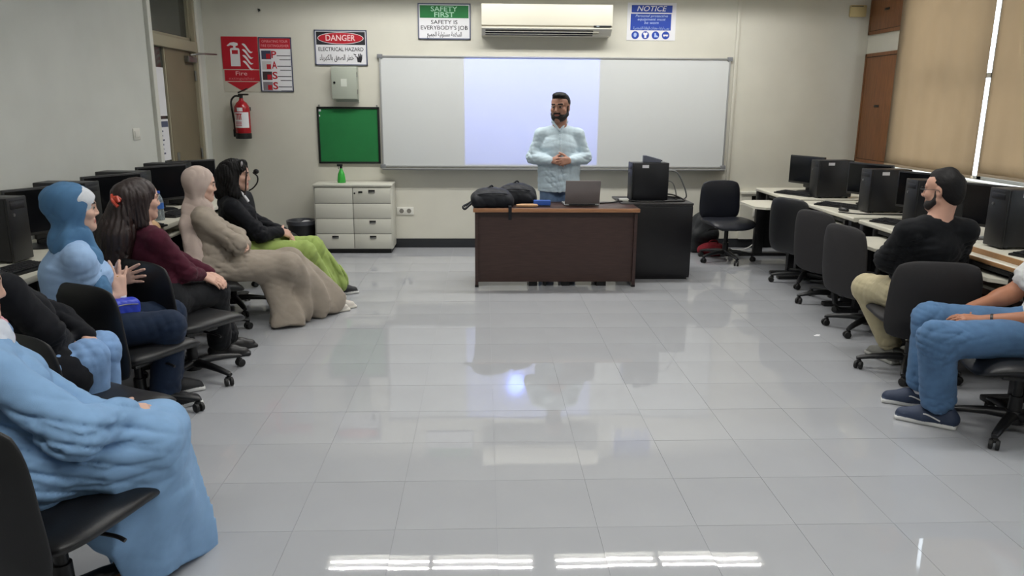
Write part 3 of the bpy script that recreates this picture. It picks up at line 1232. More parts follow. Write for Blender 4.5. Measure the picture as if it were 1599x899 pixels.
# notice
t, w, h, y = sign('notice_sign', 'white NOTICE sheet with blue bands right of the air conditioner', 1.580, 2.120, 2.325, 2.720, M_PAPER, None, dep=.004)
patch('blue_band', t, M_BLUES, -.225, .225, .095, .172, y)
patch('blue_band', t, M_BLUES, -.232, .218, -.090, .083, y)
lettering('lettering', 'NOTICE', M_WINK, t, (0, y - .001, .134), UX, UZ, .054, .33, .01, .25)
PB = mat('pale_blue_ink', (170, 188, 226), .5)
for k, (s_, ww) in enumerate((('Personal protective', .36), ('equipment must', .31), ('be worn', .16))):
    lettering('lettering', s_, PB, t, (0, y - .001, .060 - k * .036), UX, UZ, .026, ww, .008, .25)
lettering('lettering', arabic('يجب ارتداء معدات الوقاية الشخصية'), PB, t, (0, y - .001, -.068), UX, UZ, .028, .40, .01)
for k in range(4):
    cx = -.175 + k * .113
    MB().cyl((cx, y, -.142), (cx, y - .001, -.142), .042, n=32).build('blue_disc', M_BLUES, t, smooth=0)
    yy = y - .001
    if k == 0:
        MB().prism([(cx + .018 * math.cos(a) * (1.0 if a < 4 else .8), -.140 + .024 * math.sin(a)) for a in np.linspace(0, 6.0, 14)], (0, yy, 0), UX, UZ, .001).build('symbol', PB, t, smooth=0)
    elif k == 1:
        poly('symbol', t, M_WINK, [(cx - .012, -.170), (cx + .012, -.170), (cx + .012, -.145), (cx + .022, -.135), (cx + .026, -.116), (cx + .010, -.112), (cx, -.120), (cx - .010, -.112), (cx - .026, -.116), (cx - .022, -.135), (cx - .012, -.145)], yy)
    elif k == 2:
        poly('symbol', t, PB, [(cx - .012, -.118), (cx + .004, -.118), (cx + .008, -.140), (cx + .028, -.150), (cx + .028, -.163), (cx - .014, -.163)], yy)
    else:
        poly('symbol', t, M_WINK, [(cx - .028, -.133), (cx + .028, -.133), (cx + .026, -.152), (cx + .008, -.154), (cx, -.145), (cx - .008, -.154), (cx - .026, -.152)], yy)
# danger
t, w, h, y = sign('danger_sign', 'black red and white DANGER electrical hazard sign above the metal box', -1.845, -1.275, 2.033, 2.404, M_PAPER, M_BLUEGREY)
patch('black_field', t, M_INK, -w / 2 + .02, w / 2 - .02, .03, h / 2 - .02, y)
for rx, rz, mm, nm, lf_ in ((.250, .062, M_WINK, 'oval_rim', .001), (.243, .056, M_RED, 'red_oval', .002)):
    poly(nm, t, mm, [(rx * math.cos(a), .099 + rz * math.sin(a)) for a in np.linspace(0, 2 * PI, 48)[:-1]], y, lf_)
lettering('lettering', 'DANGER', mat('pink_white_ink', (236, 206, 206), .5), t, (0, y - .002, .099), UX, UZ, .062, .32, .014)
lettering('lettering', 'ELECTRICAL HAZARD', M_INK, t, (0, y, -.018), UX, UZ, .040, .49, .008)
lettering('lettering', arabic('خطر الصعق بالكهرباء'), M_INK, t, (-.05, y, -.105), UX, UZ, .055, .37, .012)
poly('hand_symbol', t, M_INK, [(.175, -.150), (.215, -.155), (.228, -.115), (.230, -.072), (.219, -.070), (.216, -.100), (.214, -.060), (.203, -.058), (.202, -.098), (.196, -.062), (.185, -.064), (.187, -.104), (.172, -.088), (.164, -.094), (.172, -.122)], y)
poly('bolt_symbol', t, M_INK, [(.135, -.060), (.165, -.072), (.155, -.085), (.178, -.098), (.150, -.094), (.156, -.080), (.137, -.072)], y)
# fire extinguisher sign
t, w, h, y = sign('fire_sign', 'red fire extinguisher sign with arrow pointing down, on the back wall', -2.853, -2.462, 1.745, 2.326, mat('cream_card', (196, 194, 180), .6), None, dep=.005)
patch('red_field', t, M_RED, -w / 2, w / 2, -.052, h / 2, y)
patch('red_field', t, M_RED, -w / 2 + .012, w / 2, -.178, -.060, y)
poly('red_arrow', t, M_RED, [(-w / 2 + .03, -.186), (w / 2 - .01, -.186), (.008, -.288)], y)
poly('extinguisher_symbol', t, M_WINK, [(-.105, -.020), (-.003, -.020), (-.003, .155), (-.012, .168), (-.045, .175), (-.045, .188), (-.018, .200), (-.020, .222), (-.060, .232), (-.100, .226), (-.138, .196), (-.125, .188), (-.098, .200), (-.068, .192), (-.068, .175), (-.098, .168), (-.105, .155)], y - .001)
patch('red_field', t, M_RED, -.087, -.022, .108, .148, y - .002)
for k in range(4):
    z = .215 - k * .060
    pts = [(.022 + .118 * s_, z - .075 * s_ + .020 * math.sin(s_ * 6.0)) for s_ in np.linspace(0, 1, 11)] + [(.140 - .118 * s_, z - .075 * (1 - s_) - .036 * math.sin(PI * (1 - s_) ** .8) + .020 * math.sin((1 - s_) * 6.0)) for s_ in np.linspace(0, 1, 11)][1:-1]
    poly('flame_symbol', t, M_WINK, pts, y - .001)
lettering('lettering', 'Fire', mat('faded_pink_ink', (226, 170, 172), .5), t, (0, y - .001, -.098), UX, UZ, .042, .125, .008)
lettering('lettering', 'extinguisher', mat('faded_red_ink', (206, 120, 124), .5), t, (0, y - .001, -.150), UX, UZ, .028, .28, .0)
# PASS poster
t, w, h, y = sign('pass_poster', 'white PASS poster with red header beside the fire sign', -2.452, -2.098, 1.748, 2.322, M_PAPER, mat('dark_blue_frame', (60, 66, 96), .4), fw=.010, dep=.008)
patch('red_header', t, M_RED, -w / 2 + .012, w / 2 - .012, .165, h / 2 - .012, y)
PK = mat('pale_pink_ink', (224, 150, 156), .5)
lettering('lettering', 'OPERATING YOUR', PK, t, (0, y - .001, .242), UX, UZ, .026, .28, .004)
lettering('lettering', 'FIRE EXTINGUISHER', PK, t, (0, y - .001, .196), UX, UZ, .026, .30, .004)
PH = [mat('photo_dark', (58, 60, 84), .6), mat('photo_pale', (196, 194, 196), .6), mat('photo_brown', (62, 48, 50), .6), mat('photo_grey', (128, 122, 128), .6)]
for k, c in enumerate('PASS'):
    z = .102 - k * .110
    patch('photo_print', t, PH[k], -w / 2 + .025, -w / 2 + .128, z - .045, z + .045, y)
    patch('photo_red', t, M_RED, -w / 2 + .075, -w / 2 + .120, z - .04, z + .012, y - .0008)
    lettering('lettering', c, M_RED, t, (-.018, y, z), UX, UZ, .074, .056, .02)
    patch('text_line', t, M_INK, .012, w / 2 - .016, z - .012, z - .004, y)
    patch('text_line', t, M_INK, .04, w / 2 - .016, z - .053, z - .046, y)

# electrical box
t = thing('electrical_box', 'grey green metal electrical box below the danger sign', 'electrical box', (-1.524, YB, 1.842))
MB().bb(-.14, .14, -.10, 0, -.175, .175, .004).build('case', M_BBOX, t)
d = MB().bb(-.137, .137, -.117, -.101, -.168, .168, .004).build('door', M_BBOX, t)
MB().cyl((-.105, -.117, .005), (-.105, -.124, .005), .012, n=16).build('lock', M_BLACKP, d)
MB().bb(-.035, .03, -.1185, -.1165, -.035, .045).build('label_sticker', mat('pale_sticker', (205, 210, 200), .5), d, smooth=0)
for z in (.09, -.09):
    MB().cyl((.141, -.108, z - .025), (.141, -.108, z + .025), .006, n=10).build('hinge', M_STEEL, t)
MB().bb(-.11, .14, -.02, 0, -.20, -.175).build('lower_bracket', M_BBOX, t, smooth=0)

# green pin board
t = thing('pin_board', 'green felt pin board in a black frame left of the whiteboard', 'pin board', (-1.512, YB, 1.277))
MB().bb(-.33, .33, -.012, -.002, -.295, .295).build('felt', M_GREEN, t, smooth=0)
m = MB()
for s in (-1, 1):
    m.bb(-.345, .345, -.022, 0, s * .302 - .011, s * .302 + .011, .003)
    m.bb(s * .335 - .011, s * .335 + .011, -.022, 0, -.31, .31, .003)
m.build('frame', M_BLACKM, t)
m = MB()
for s in (-1, 1):
    m.bb(s * .32 - .008, s * .32 + .008, -.006, 0, .30, .335, .002)
m.build('hanger', M_STEEL, t)
MB().bb(-.325, -.30, -.0135, -.012, .262, .285).bb(-.322, -.312, -.0135, -.012, .205, .225).build('paper_scrap', M_PAPER, t, smooth=0)

# fire extinguisher
t = thing('fire_extinguisher', 'red fire extinguisher with black hose hanging below its sign', 'fire extinguisher', (-2.652, YB - .105, 1.24), math.radians(-12))
MB().lathe([(.02, .055), (.078, .055), (.083, .07), (.083, .31), (.078, .345), (.055, .385), (.030, .405), (.022, .42), (.022, .435)], n=32).build('cylinder', M_REDX, t)
MB().lathe([(.03, 0), (.083, 0), (.086, .01), (.086, .06), (.03, .062)], n=32).build('base_cup', M_RUB, t)
b = bmesh.new()
for a0, a1, z0, z1 in ((-2.3, -.2, .12, .285), (-1.75, -1.0, .295, .335)):
    n = 16
    r_ = [[b.verts.new((.0838 * math.cos(a0 + (a1 - a0) * i / n), .0838 * math.sin(a0 + (a1 - a0) * i / n), z)) for i in range(n + 1)] for z in (z0, z1)]
    for i in range(n):
        b.faces.new((r_[0][i], r_[0][i + 1], r_[1][i + 1], r_[1][i]))
me = bpy.data.meshes.new('label_print')
b.to_mesh(me)
b.free()
lb = link('label_print', me, M_PAPER, t, smooth=180)
b = bmesh.new()
for a0, a1, z0, z1 in [(-2.1, -1.2, .14 + .018 * k, .148 + .018 * k) for k in range(3)] + [(-2.0 + .22 * k, -1.88 + .22 * k, .205, .27) for k in range(4)] + [(-2.1, -1.15, .262, .272)]:
    n = 6
    r_ = [[b.verts.new((.0843 * math.cos(a0 + (a1 - a0) * i / n), .0843 * math.sin(a0 + (a1 - a0) * i / n), z)) for i in range(n + 1)] for z in (z0, z1)]
    for i in range(n):
        b.faces.new((r_[0][i], r_[0][i + 1], r_[1][i + 1], r_[1][i]))
me = bpy.data.meshes.new('label_text')
b.to_mesh(me)
b.free()
link('label_text', me, M_RED, lb, smooth=180)
MB().cyl((0, 0, .43), (0, 0, .47), .02, n=16).bb(-.03, .085, -.014, .014, .465, .482, .004).box((.025, 0, .515), (.12, .026, .012), .004, rot=Matrix.Rotation(math.radians(-22), 3, 'Y')).build('valve_handle', M_BLACKM, t)
MB().tube([(-.02, 0, .455), (-.075, 0, .455), (-.115, -.01, .40), (-.105, -.015, .28), (-.097, -.01, .17), (-.096, -.01, .09)], .0105).cyl((-.096, -.01, .02), (-.096, -.01, .10), .017, n=14).build('hose', M_RUB, t)
MB().bb(-.05, .05, .075, .105, .30, .34).build('wall_bracket', M_BLACKM, t)


# ================================================================ FURNITURE
# file cabinet
t = thing('file_cabinet', 'low off white steel file cabinet with eight drawers below the green board', 'cabinet', (-1.44, 8.672, 0))
W2, D2, Hc = .425, .18, .76
MB().bb(-W2, W2, -D2 + .012, D2, .05, Hc - .01, .003).build('body', M_FILE, t)
MB().bb(-W2 - .006, W2 + .006, -D2 - .006, D2, Hc - .016, Hc + .006, .003).build('top', M_FILE, t)
MB().bb(-W2 + .02, W2 - .02, -D2 + .03, D2, 0, .05).build('plinth', M_BLACKM, t, smooth=0)
MB().bb(-W2 + .012, W2 - .012, -D2 + .008, -D2 + .013, .062, Hc - .03).build('gap', mat('shadow_gap', (70, 70, 66), .8), t, smooth=0)
hd = {(0, 1): 1, (2, 1): 1, (3, 0): 1, (3, 1): 1}
for r_ in range(4):
    for c_ in range(2):
        x0 = -W2 + .016 + c_ * .415
        z1 = Hc - .034 - r_ * .169
        d = MB().bb(x0, x0 + .409, -D2 - .006, -D2 + .010, z1 - .164, z1, .003).build('drawer', M_FILE, t)
        if (r_, c_) in hd:
            xc = x0 + .205
            MB().bb(xc - .035, xc + .035, -D2 - .0075, -D2 - .0055, z1 - .048, z1 - .018).build('handle_recess', M_BLACKM, d, smooth=0)
            MB().bb(xc - .034, xc + .034, -D2 - .012, -D2 - .006, z1 - .050, z1 - .036, .002).build('handle', M_STEEL, d)
        if (r_, c_) == (0, 1):
            MB().cyl((x0 + .018, -D2 - .005, z1 - .055), (x0 + .018, -D2 - .010, z1 - .055), .010, n=14).bb(x0 + .06, x0 + .105, -D2 - .010, -D2 - .005, z1 - .052, z1 - .032, .002).build('lock', M_BLACKM, d)

t = thing('spray_bottle', 'small green spray bottle with dark trigger on the file cabinet', 'spray bottle', (-1.585, 8.68, .766))
GT = mat('green_translucent_plastic', (70, 190, 80), 0.15, trans=0.35)
MB().lathe([(.02, 0), (.044, .002), (.047, .015), (.043, .06), (.036, .10), (.022, .135), (.014, .150), (.013, .165)], n=24).build('bottle', GT, t)
MB().cyl((0, 0, .160), (0, 0, .185), .015, n=14).bb(-.045, .018, -.009, .009, .183, .206, .005).bb(-.032, -.026, -.005, .005, .150, .186, .002).build('spray_head', M_BLACKP, t)

t = thing('waste_bin', 'black waste bin with a plastic liner left of the file cabinet', 'waste bin', (-2.045, 8.64, 0))
MB().lathe([(.10, 0), (.13, .004), (.155, .34), (.160, .345), (.150, .345), (.125, .01), (.01, .01)], n=28).build('bucket', M_BLACKP, t)
b = MB()
b.lathe([(.163, .31), (.166, .352), (.150, .356), (.120, .30), (.01, .29)], n=28)
b.build('liner', mat('grey_liner', (70, 72, 78), .3), t)
MB().sph((.07, -.06, .335), .05, (1.2, 1, .5), 12).build('paper_scrap', M_PAPER, t)

# teacher's desk
DX0, DX1, DYF, DYB, DZT = -.095, 1.40, 6.85, 7.35, .725
t = thing('teacher_desk', 'dark walnut teacher desk with oak front edge in front of the lecturer', 'desk', ((DX0 + DX1) / 2, DYF, 0))
hw = (DX1 - DX0) / 2
MB().bb(-hw, hw, -.015, DYB - DYF, DZT - .030, DZT, .003).build('desk_top', M_BROWN, t)
MB().bb(-hw - .002, hw + .002, -.024, -.012, DZT - .034, DZT + .001, .005).build('front_edge', M_EDGE, t)
MB().bb(-hw + .04, hw - .04, .03, .048, .045, DZT - .032).build('front_panel', M_BROWN, t, smooth=0)
for s in (-1, 1):
    MB().bb(s * (hw - .028) - .014, s * (hw - .028) + .014, .0, DYB - DYF - .03, .02, DZT - .03).build('side_panel', M_BROWN, t, smooth=0)
    MB().bb(s * (hw - .028) - .016, s * (hw - .028) + .016, .005, .05, 0, .022).bb(s * (hw - .028) - .016, s * (hw - .028) + .016, .40, .45, 0, .022).build('foot', M_BLACKM, t)
for x in (.43, -.20, -.09, .10):
    w = .075 if x != -.09 else .022
    if x == .43:
        w = .09
    MB().bb(x - w / 2, x + w / 2, .05, .38, 0, .10, .004).build('pedestal_foot', M_BLACKM, t)
MB().bb(.02, .36, .06, .44, .10, DZT - .03).build('drawer_pedestal', M_BROWN, t, smooth=0)

# black side cabinet
t = thing('side_cabinet', 'black laminate side cabinet right of the teacher desk carrying a computer', 'cabinet', (1.66, 7.42, 0))
MB().bb(-.30, .31, -.26, .30, .02, .715, .003).build('body', M_BLKCAB, t)
MB().bb(-.37, .315, -.265, .305, .715, .735, .003).build('top', mat('dark_grey_laminate', (48, 46, 46), .35), t)
MB().bb(-.28, .29, -.24, .28, 0, .02).build('plinth', M_BLACKM, t, smooth=0)
MB().bb(-.30, .31, -.266, -.258, .04, .70, .002).build('door', M_BLKCAB, t)


# ---- computers
def make_tower(label):
    """depth along local x (front at -x), wide side faces -y, .37 tall"""
    t = thing('computer_tower', label, 'computer tower', (0, 0, 0), 0, 'black computer towers')
    MB().bb(-.165, .175, -.085, .085, .012, .365, .006).build('case', M_TOWER, t)
    f = MB().bb(-.180, -.163, -.085, .085, .008, .367, .006).build('front_panel', M_BLACKP, t)
    MB().bb(-.1825, -.179, -.06, .06, .30, .335, .002).bb(-.1815, -.179, -.06, .06, .345, .349).build('drive_bay', M_TOWER, f)
    MB().cyl((-.18, .04, .27), (-.184, .04, .27), .009, n=14).build('power_button', M_STEEL, f)
    MB().bb(-.085, -.022, -.0865, -.0848, .318, .345).build('asset_sticker', M_PAPER, t, smooth=0)
    m = MB()
    for x in (-.13, .14):
        for y in (-.06, .06):
            m.cyl((x, y, 0), (x, y, .013), .014, n=10)
    m.build('foot', M_RUB, t)
    m = MB().bb(.174, .177, -.07, .07, .03, .34)
    for k in range(5):
        m.bb(.176, .182, -.06, .0, .09 + k * .03, .10 + k * .03)
    m.build('rear_plate', M_STEEL, t, smooth=0)
    return t


def make_monitor(label):
    """screen faces local -y"""
    t = thing('monitor', label, 'monitor', (0, 0, 0), 0, 'black flat monitors')
    MB().bb(-.235, .235, -.012, .018, .085, .375, .006).build('housing', M_BLACKP, t)
    MB().bb(-.222, .222, -.0135, -.0118, .105, .362).build('screen', M_SCREEN, t, smooth=0)
    MB().bb(-.05, .05, .015, .04, .05, .26, .008).box((0, .045, .08), (.06, .02, .15), .005).build('stand_neck', M_BLACKP, t)
    MB().lathe([(.01, 0), (.115, 0), (.118, .006), (.10, .014), (.03, .022), (.01, .022)], (0, .035, 0), 28).build('stand_base', M_BLACKP, t)
    return t


def make_keyboard(label):
    t = thing('keyboard', label, 'keyboard', (0, 0, 0), 0, 'black keyboards')
    MB().prism([(-.075, 0), (.075, 0), (.075, .022), (-.075, .012)], (.22, 0, 0), (0, 1, 0), (0, 0, 1), -.44).build('case', M_BLACKP, t)
    m = MB()
    for r_ in range(6):
        y = -.058 + r_ * .0225
        z = .0145 + r_ * .0016
        for c_ in range(20):
            x = -.205 + c_ * .0205 + (.004 * (r_ % 3))
            if r_ == 0 and 5 <= c_ <= 9:
                continue
            m.bb(x, x + .0175, y, y + .0185, z, z + .007)
    k = m.build('keys', mat('key_black', (30, 31, 34), .5), t, smooth=0)
    k['kind'] = 'stuff'
    MB().bb(-.07, .035, -.058, -.0395, .0145, .0215, .001).build('space_bar', MATS['key_black'], t)
    return t


def make_mouse(label):
    t = thing('mouse', label, 'mouse', (0, 0, 0), 0, 'black mice')
    MB().sph((0, 0, .012), .03, (1.0, 1.75, .75), 18).build('shell', M_BLACKP, t)
    MB().cyl((-.004, .03, .033), (.004, .03, .033), .008, n=12).build('wheel', M_STEEL, t)
    return t


TW = make_tower('black computer tower with a white sticker standing on the black side cabinet')
TW.location = (1.575, 7.36, .735)
TW.rotation_euler = (0, 0, math.radians(3))
KB = make_keyboard('x')
MN = make_monitor('x')
MS = make_mouse('x')

t = thing('network_switch', 'small grey metal box tilted on top of the tower on the side cabinet', 'box', (1.60, 7.36, 1.103), math.radians(-8))
MB().prism([(-.085, 0), (.085, 0), (.085, .025), (-.055, .062), (-.085, .062)], (0, .05, 0), (1, 0, 0), (0, 0, 1), .10).build('case', mat('slate_grey_plastic', (94, 98, 112), .4), t)
MB().bb(.085, .10, .0, .02, .008, .02, .002).build('plug', M_BLACKP, t)

# ---- right-hand bench desks along the window wall
M_TRAYB = M_BLACKM


def bench(y0, y1, label, tray=(.15, .80), tx0=2.70, slide=0.0, tz=.665, wood=False, xb=3.0):
    L = y1 - y0
    t = thing('lab_desk', label, 'desk', (xb, y0, 0), 0, 'white laminate lab desks on the right')
    x1 = 4.05 - xb
    MB().prism([(0, .722), (.008, .716), (x1, .716), (x1, .752), (.008, .752), (0, .746)], (0, L - .01, 0), (1, 0, 0), (0, 0, 1), L - .012).build('desk_top', M_LAM, t)
    MB().bb(-.004, .004, .004, L - .012, .722, .746, .002).build('edge_band', M_WOODEDGE if wood else M_LAM, t)
    a, b_ = tray[0] * L, tray[1] * L
    xo = tx0 - 3.0
    pts = [(xo + .09, a), (.06, a), (.06, b_), (xo + .09, b_), (xo, b_ - .10), (xo, a + .10)]
    MB().prism(pts, (0, 0, tz - .022), (1, 0, 0), (0, 1, 0), .022).build('keyboard_tray', M_LAM, t, smooth=0)
    MB().bb(-.02, .06, a - .03, a - .005, .60, .716).bb(-.02, .06, b_ + .005, b_ + .03, .60, .716).build('tray_rail', M_BLACKM, t)
    m = MB()
    for yy in (.06, L - .06):
        MB().bb(.0, .10, yy - .03, yy + .03, .03, .716, .004).bb(.10, x1 - .10, yy - .012, yy + .012, .10, .70).build('leg', M_BLACKM, t)
        MB().bb(-.16, x1 - .05, yy - .035, yy + .035, 0, .035, .01).build('foot', M_BLACKM, t)
    MB().bb(x1 - .25, x1 - .22, .1, L - .1, .30, .715).build('modesty_panel', M_BLACKM, t, smooth=0)
    MB().bb(.0, .06, a + .01, b_ - .01, .69, .715).build('tray_gap', M_DARKGAP, t, smooth=0)
    return t


bench(7.32, 8.42, 'white lab desk at the far right end, near the duct panel', (.05, .62), 2.66)
bench(6.10, 7.24, 'second white lab desk from the far right end behind two empty chairs', (.12, .45), 2.80)
bench(4.98, 6.02, 'white lab desk beside the black armchair and the man in black', (.12, .70), 2.73)
bench(3.96, 4.90, 'white lab desk right of the man in black, with a wood trimmed edge', (.22, .62), 2.93, wood=True)
bench(2.50, 3.70, 'white lab desk nearest the camera, mostly hidden at the right picture edge', (.2, .7), 3.30, wood=True, xb=3.40)

# wood edged equipment board on the fourth desk and the brown lower shelf
t = thing('trainer_board', 'white wood edged board on the desk right of the man in black', 'board', (3.32, 4.42, .752))
MB().bb(-.26, .26, -.44, .46, 0, .030, .003).build('board', M_LAM, t)
MB().bb(-.268, -.258, -.442, .462, -.0, .033, .002).build('wood_edge', M_WOODEDGE, t)
t = thing('brown_shelf', 'low dark brown wooden shelf under the desk at the right edge', 'shelf', (3.10, 4.02, .0))
MB().bb(0, .55, .05, .80, .50, .56, .004).build('upper_board', M_BROWN, t)
MB().bb(0, .55, .05, .80, .30, .33, .004).build('lower_board', M_BROWN, t)
MB().bb(0, .55, .02, .05, .0, .56, .004).bb(0, .55, .80, .83, .0, .56, .004).build('side_board', M_BROWN, t)
MB().bb(-.06, .20, .10, .45, .562, .582, .003).build('pale_board', M_LAM, t)

towers_r = [(3.43, 7.52, 'black computer tower with white sticker at the far right end of the lab desks'), (3.42, 6.46, 'second black computer tower from the far right end, white sticker, between two monitors'),
            (3.34, 4.62, 'big looking black tower with white sticker right of the man in black'), (3.30, 5.52, 'black computer tower hidden behind the man in black')]
for x, y, lb_ in towers_r:
    dup(TW, (x, y, .752 if y > 5 else .783), math.radians(random.uniform(-3, 3)), lb_)
mons = [(3.36, 7.96, -68, 'black monitor at the far right end of the lab desks, next to the back wall'), (3.52, 6.94, -66, 'black monitor between the two far right towers'),
        (3.48, 5.98, -66, 'black monitor left of the head of the man in black'), (3.44, 5.02, -64, 'black monitor right of the head of the man in black'), (3.62, 4.12, -66, 'black monitor at the right picture edge behind the nearest tower')]
for x, y, a, lb_ in mons:
    dup(MN, (x, y, .752 if y > 5 else (.783 if y < 4.7 else .752)), math.radians(a), lb_)
kbs = [(3.18, 7.74, -62, .752, 'black keyboard in front of the farthest right monitor'), (3.20, 6.78, -58, .752, 'black keyboard in front of the second monitor on the right'),
       (3.18, 5.72, -66, .752, 'black keyboard left of the man in black'), (3.24, 4.18, -72, .782, 'black keyboard on the wood edged board right of the man in black')]
for i, (x, y, a, z, lb_) in enumerate(kbs):
    dup(KB, (x, y, z), math.radians(a), lb_)
KB.location = (-2.50, 4.08, .742)
KB.rotation_euler = (0, 0, math.radians(80))
KB['label'] = 'black keyboard at the left picture edge on the white left desk'
MN.location = (-2.74, 4.86, .742)
MN.rotation_euler = (0, 0, math.radians(62))
MN['label'] = 'black monitor at the left edge, left of the blue headscarf'
MS.location = (-2.44, 5.05, .742)
MS['label'] = 'black mouse on the left desk between the blue headscarf and long brown hair'
dup(MS, (3.10, 6.50, .752), .4, 'black mouse on the second lab desk from the far right')
t = thing('blue_cap', 'tiny blue bottle cap on the desk right of the man in black', 'cap', (3.02, 4.66, .752))
MB().lathe([(.008, 0), (.014, 0), (.0145, .012), (.012, .014), (.001, .014)], n=20).build('shell', mat('blue_cap_plastic', (70, 130, 200), .4), t)


def cable(name, label, pts, r, m):
    o = MB().tube(pts, r, 8).build(name, m, smooth=180)
    return tag(o, label, 'cable')


cable('desk_cable', 'thin black cable lying along the lab desks on the right', [(3.02, 6.42, .757), (3.12, 6.30, .757), (3.3, 6.26, .757), (3.5, 6.24, .757), (3.7, 6.22, .757)], .005, M_RUB)
cable('loop_cable', 'black cable looped over the front edge of the desk at the right', [(2.985, 4.02, .60), (2.985, 4.02, .74), (2.995, 4.02, .757), (3.06, 4.0, .757), (3.3, 4.0, .787), (3.5, 4.0, .787)], .006, M_RUB)
cable('floor_cable', 'pale cables hanging from the wall socket to the floor on the right', [(3.20, 8.77, .38), (3.19, 8.74, .22), (3.14, 8.72, .08), (3.02, 8.68, .015), (2.86, 8.66, .010), (2.62, 8.70, .010)], .006, M_CABLEW)
cable('floor_cable', 'second pale cable curving down beside the first below the wall socket', [(3.245, 8.77, .38), (3.24, 8.73, .20), (3.20, 8.70, .06), (3.08, 8.62, .012), (2.9, 8.58, .010)], .005, M_CABLEW)
cable('power_cable', 'grey cable arching from the tower down behind the black side cabinet', [(1.755, 7.38, 1.02), (1.86, 7.40, 1.0), (1.95, 7.45, .86), (1.99, 7.50, .76), (2.02, 7.72, .69), (2.06, 7.86, .50), (2.03, 7.9, .22), (2.02, 7.88, .02)], .007, M_CABLEG)
cable('signal_cable', 'thin grey cable arching from the back of the tower on the side cabinet', [(1.755, 7.36, .93), (1.82, 7.38, .90), (1.87, 7.44, .80), (1.89, 7.5, .745)], .005, M_CABLEG)
cable('mains_cable', 'black cable bundle lying behind the tower on the side cabinet', [(1.755, 7.36, .80), (1.83, 7.33, .79), (1.92, 7.30, .745), (1.84, 7.26, .742), (1.70, 7.24, .742), (1.48, 7.22, .742), (1.36, 7.28, .745), (1.20, 7.24, .730), (1.09, 7.18, .730)], .007, M_RUB)
cable('mains_cable', 'second black cable coiled behind the tower on the side cabinet', [(1.755, 7.40, .775), (1.86, 7.44, .76), (1.93, 7.50, .742), (1.84, 7.56, .742), (1.76, 7.50, .742), (1.88, 7.42, .744)], .006, M_RUB)
t = thing('power_adapter', 'small white power adapter on the desk beside the black tower', 'adapter', (1.335, 7.30, .7352))
MB().bb(-.045, .045, -.03, .03, 0, .026, .006).build('case', M_WHITEP, t)
MB().bb(-.06, -.044, -.008, .008, .006, .020, .003).build('plug', M_BLACKP, t)

# ---- left-hand desks along the left wall
for k, (y0, y1, lb_) in enumerate(((3.05, 4.22, 'white desk on the left behind the woman in the blue headscarf'), (4.25, 5.42, 'white desk on the left behind the long brown hair'), (5.45, 6.60, 'white desk on the left behind the beige headscarf'), (6.63, 7.36, 'short white desk near the door on the left'))):
    t = thing('lab_desk', lb_, 'desk', (-2.98, y0, 0), 0, 'white laminate lab desks on the left')
    L = y1 - y0
    MB().bb(0, .62, 0, L, .706, .742, .004).build('desk_top', M_LAM, t)
    MB().bb(.40, .62, .2, L - .2, .630, .652, .004).build('keyboard_tray', M_LAM, t)
    for yy in (.06, L - .06):
        MB().bb(.0, .56, yy - .015, yy + .015, .03, .706).build('leg', M_BLACKM, t, smooth=0)
        MB().bb(-.02, .62, yy - .03, yy + .03, 0, .03, .008).build('foot', M_BLACKM, t)
    MB().bb(.02, .05, .05, L - .05, .25, .70).build('modesty_panel', M_BLACKM, t, smooth=0)
for x, y, lb_ in ((-2.80, 4.42, 'dark tower at the left picture edge on the left desk'), (-2.80, 5.28, 'dark tower behind the blue headscarf'), (-2.80, 6.12, 'dark tower behind the long brown hair'), (-2.80, 6.98, 'dark tower below the door behind the beige headscarf')):
    dup(TW, (x, y, .742), math.radians(180 - 4), lb_)
for x, y, a, lb_ in ((-2.70, 5.72, 60, 'black monitor right of the blue headscarf'), (-2.68, 6.56, 58, 'black monitor behind the brown hair, below the door'), (-2.66, 7.16, 50, 'black monitor left of the beige headscarf, below the door')):
    dup(MN, (x, y, .742), math.radians(a), lb_)
dup(KB, (-2.46, 5.52, .742), math.radians(75), 'black keyboard between the blue headscarf and the long brown hair')
dup(KB, (-2.46, 6.34, .742), math.radians(80), 'black keyboard behind the water bottle')


def bottle(name, label, loc, h, r, cap, capm, water):
    t = thing(name, label, 'bottle', loc)
    MB().lathe([(.01, 0), (r * .9, .002), (r, .012), (r, h * .30), (r * .93, h * .34), (r, h * .38), (r, h * .62), (r * .85, h * .74), (r * .45, h * .88), (r * .38, h * .90), (r * .38, h * .93)], n=28).build('bottle', water, t)
    MB().lathe([(.004, h * .92), (r * .46, h * .92), (r * .46, h * .995), (r * .40, h), (.004, h)], n=24).build('cap', capm, t)
    MB().lathe([(r * 1.01, h * .40), (r * 1.012, h * .41), (r * 1.012, h * .59), (r * 1.01, h * .60)], n=28).build('label_band', cap, t)
    return t


CW = mat('clear_bottle_plastic', (196, 208, 214), 0.08, trans=0.7)
BL = mat('blue_label', (60, 110, 190), .4)
bottle('water_bottle', 'clear water bottle with blue cap on the desk behind the brown haired woman', (-2.50, 6.0, .742), .225, .034, BL, mat('blue_bottle_cap', (40, 90, 190), .4), CW)
bottle('water_bottle', 'clear bottle with red cap at the left picture edge', (-2.42, 3.78, .742), .20, .040, mat('clear_label', (190, 200, 206), .3), mat('red_bottle_cap', (190, 30, 50), .4), CW)

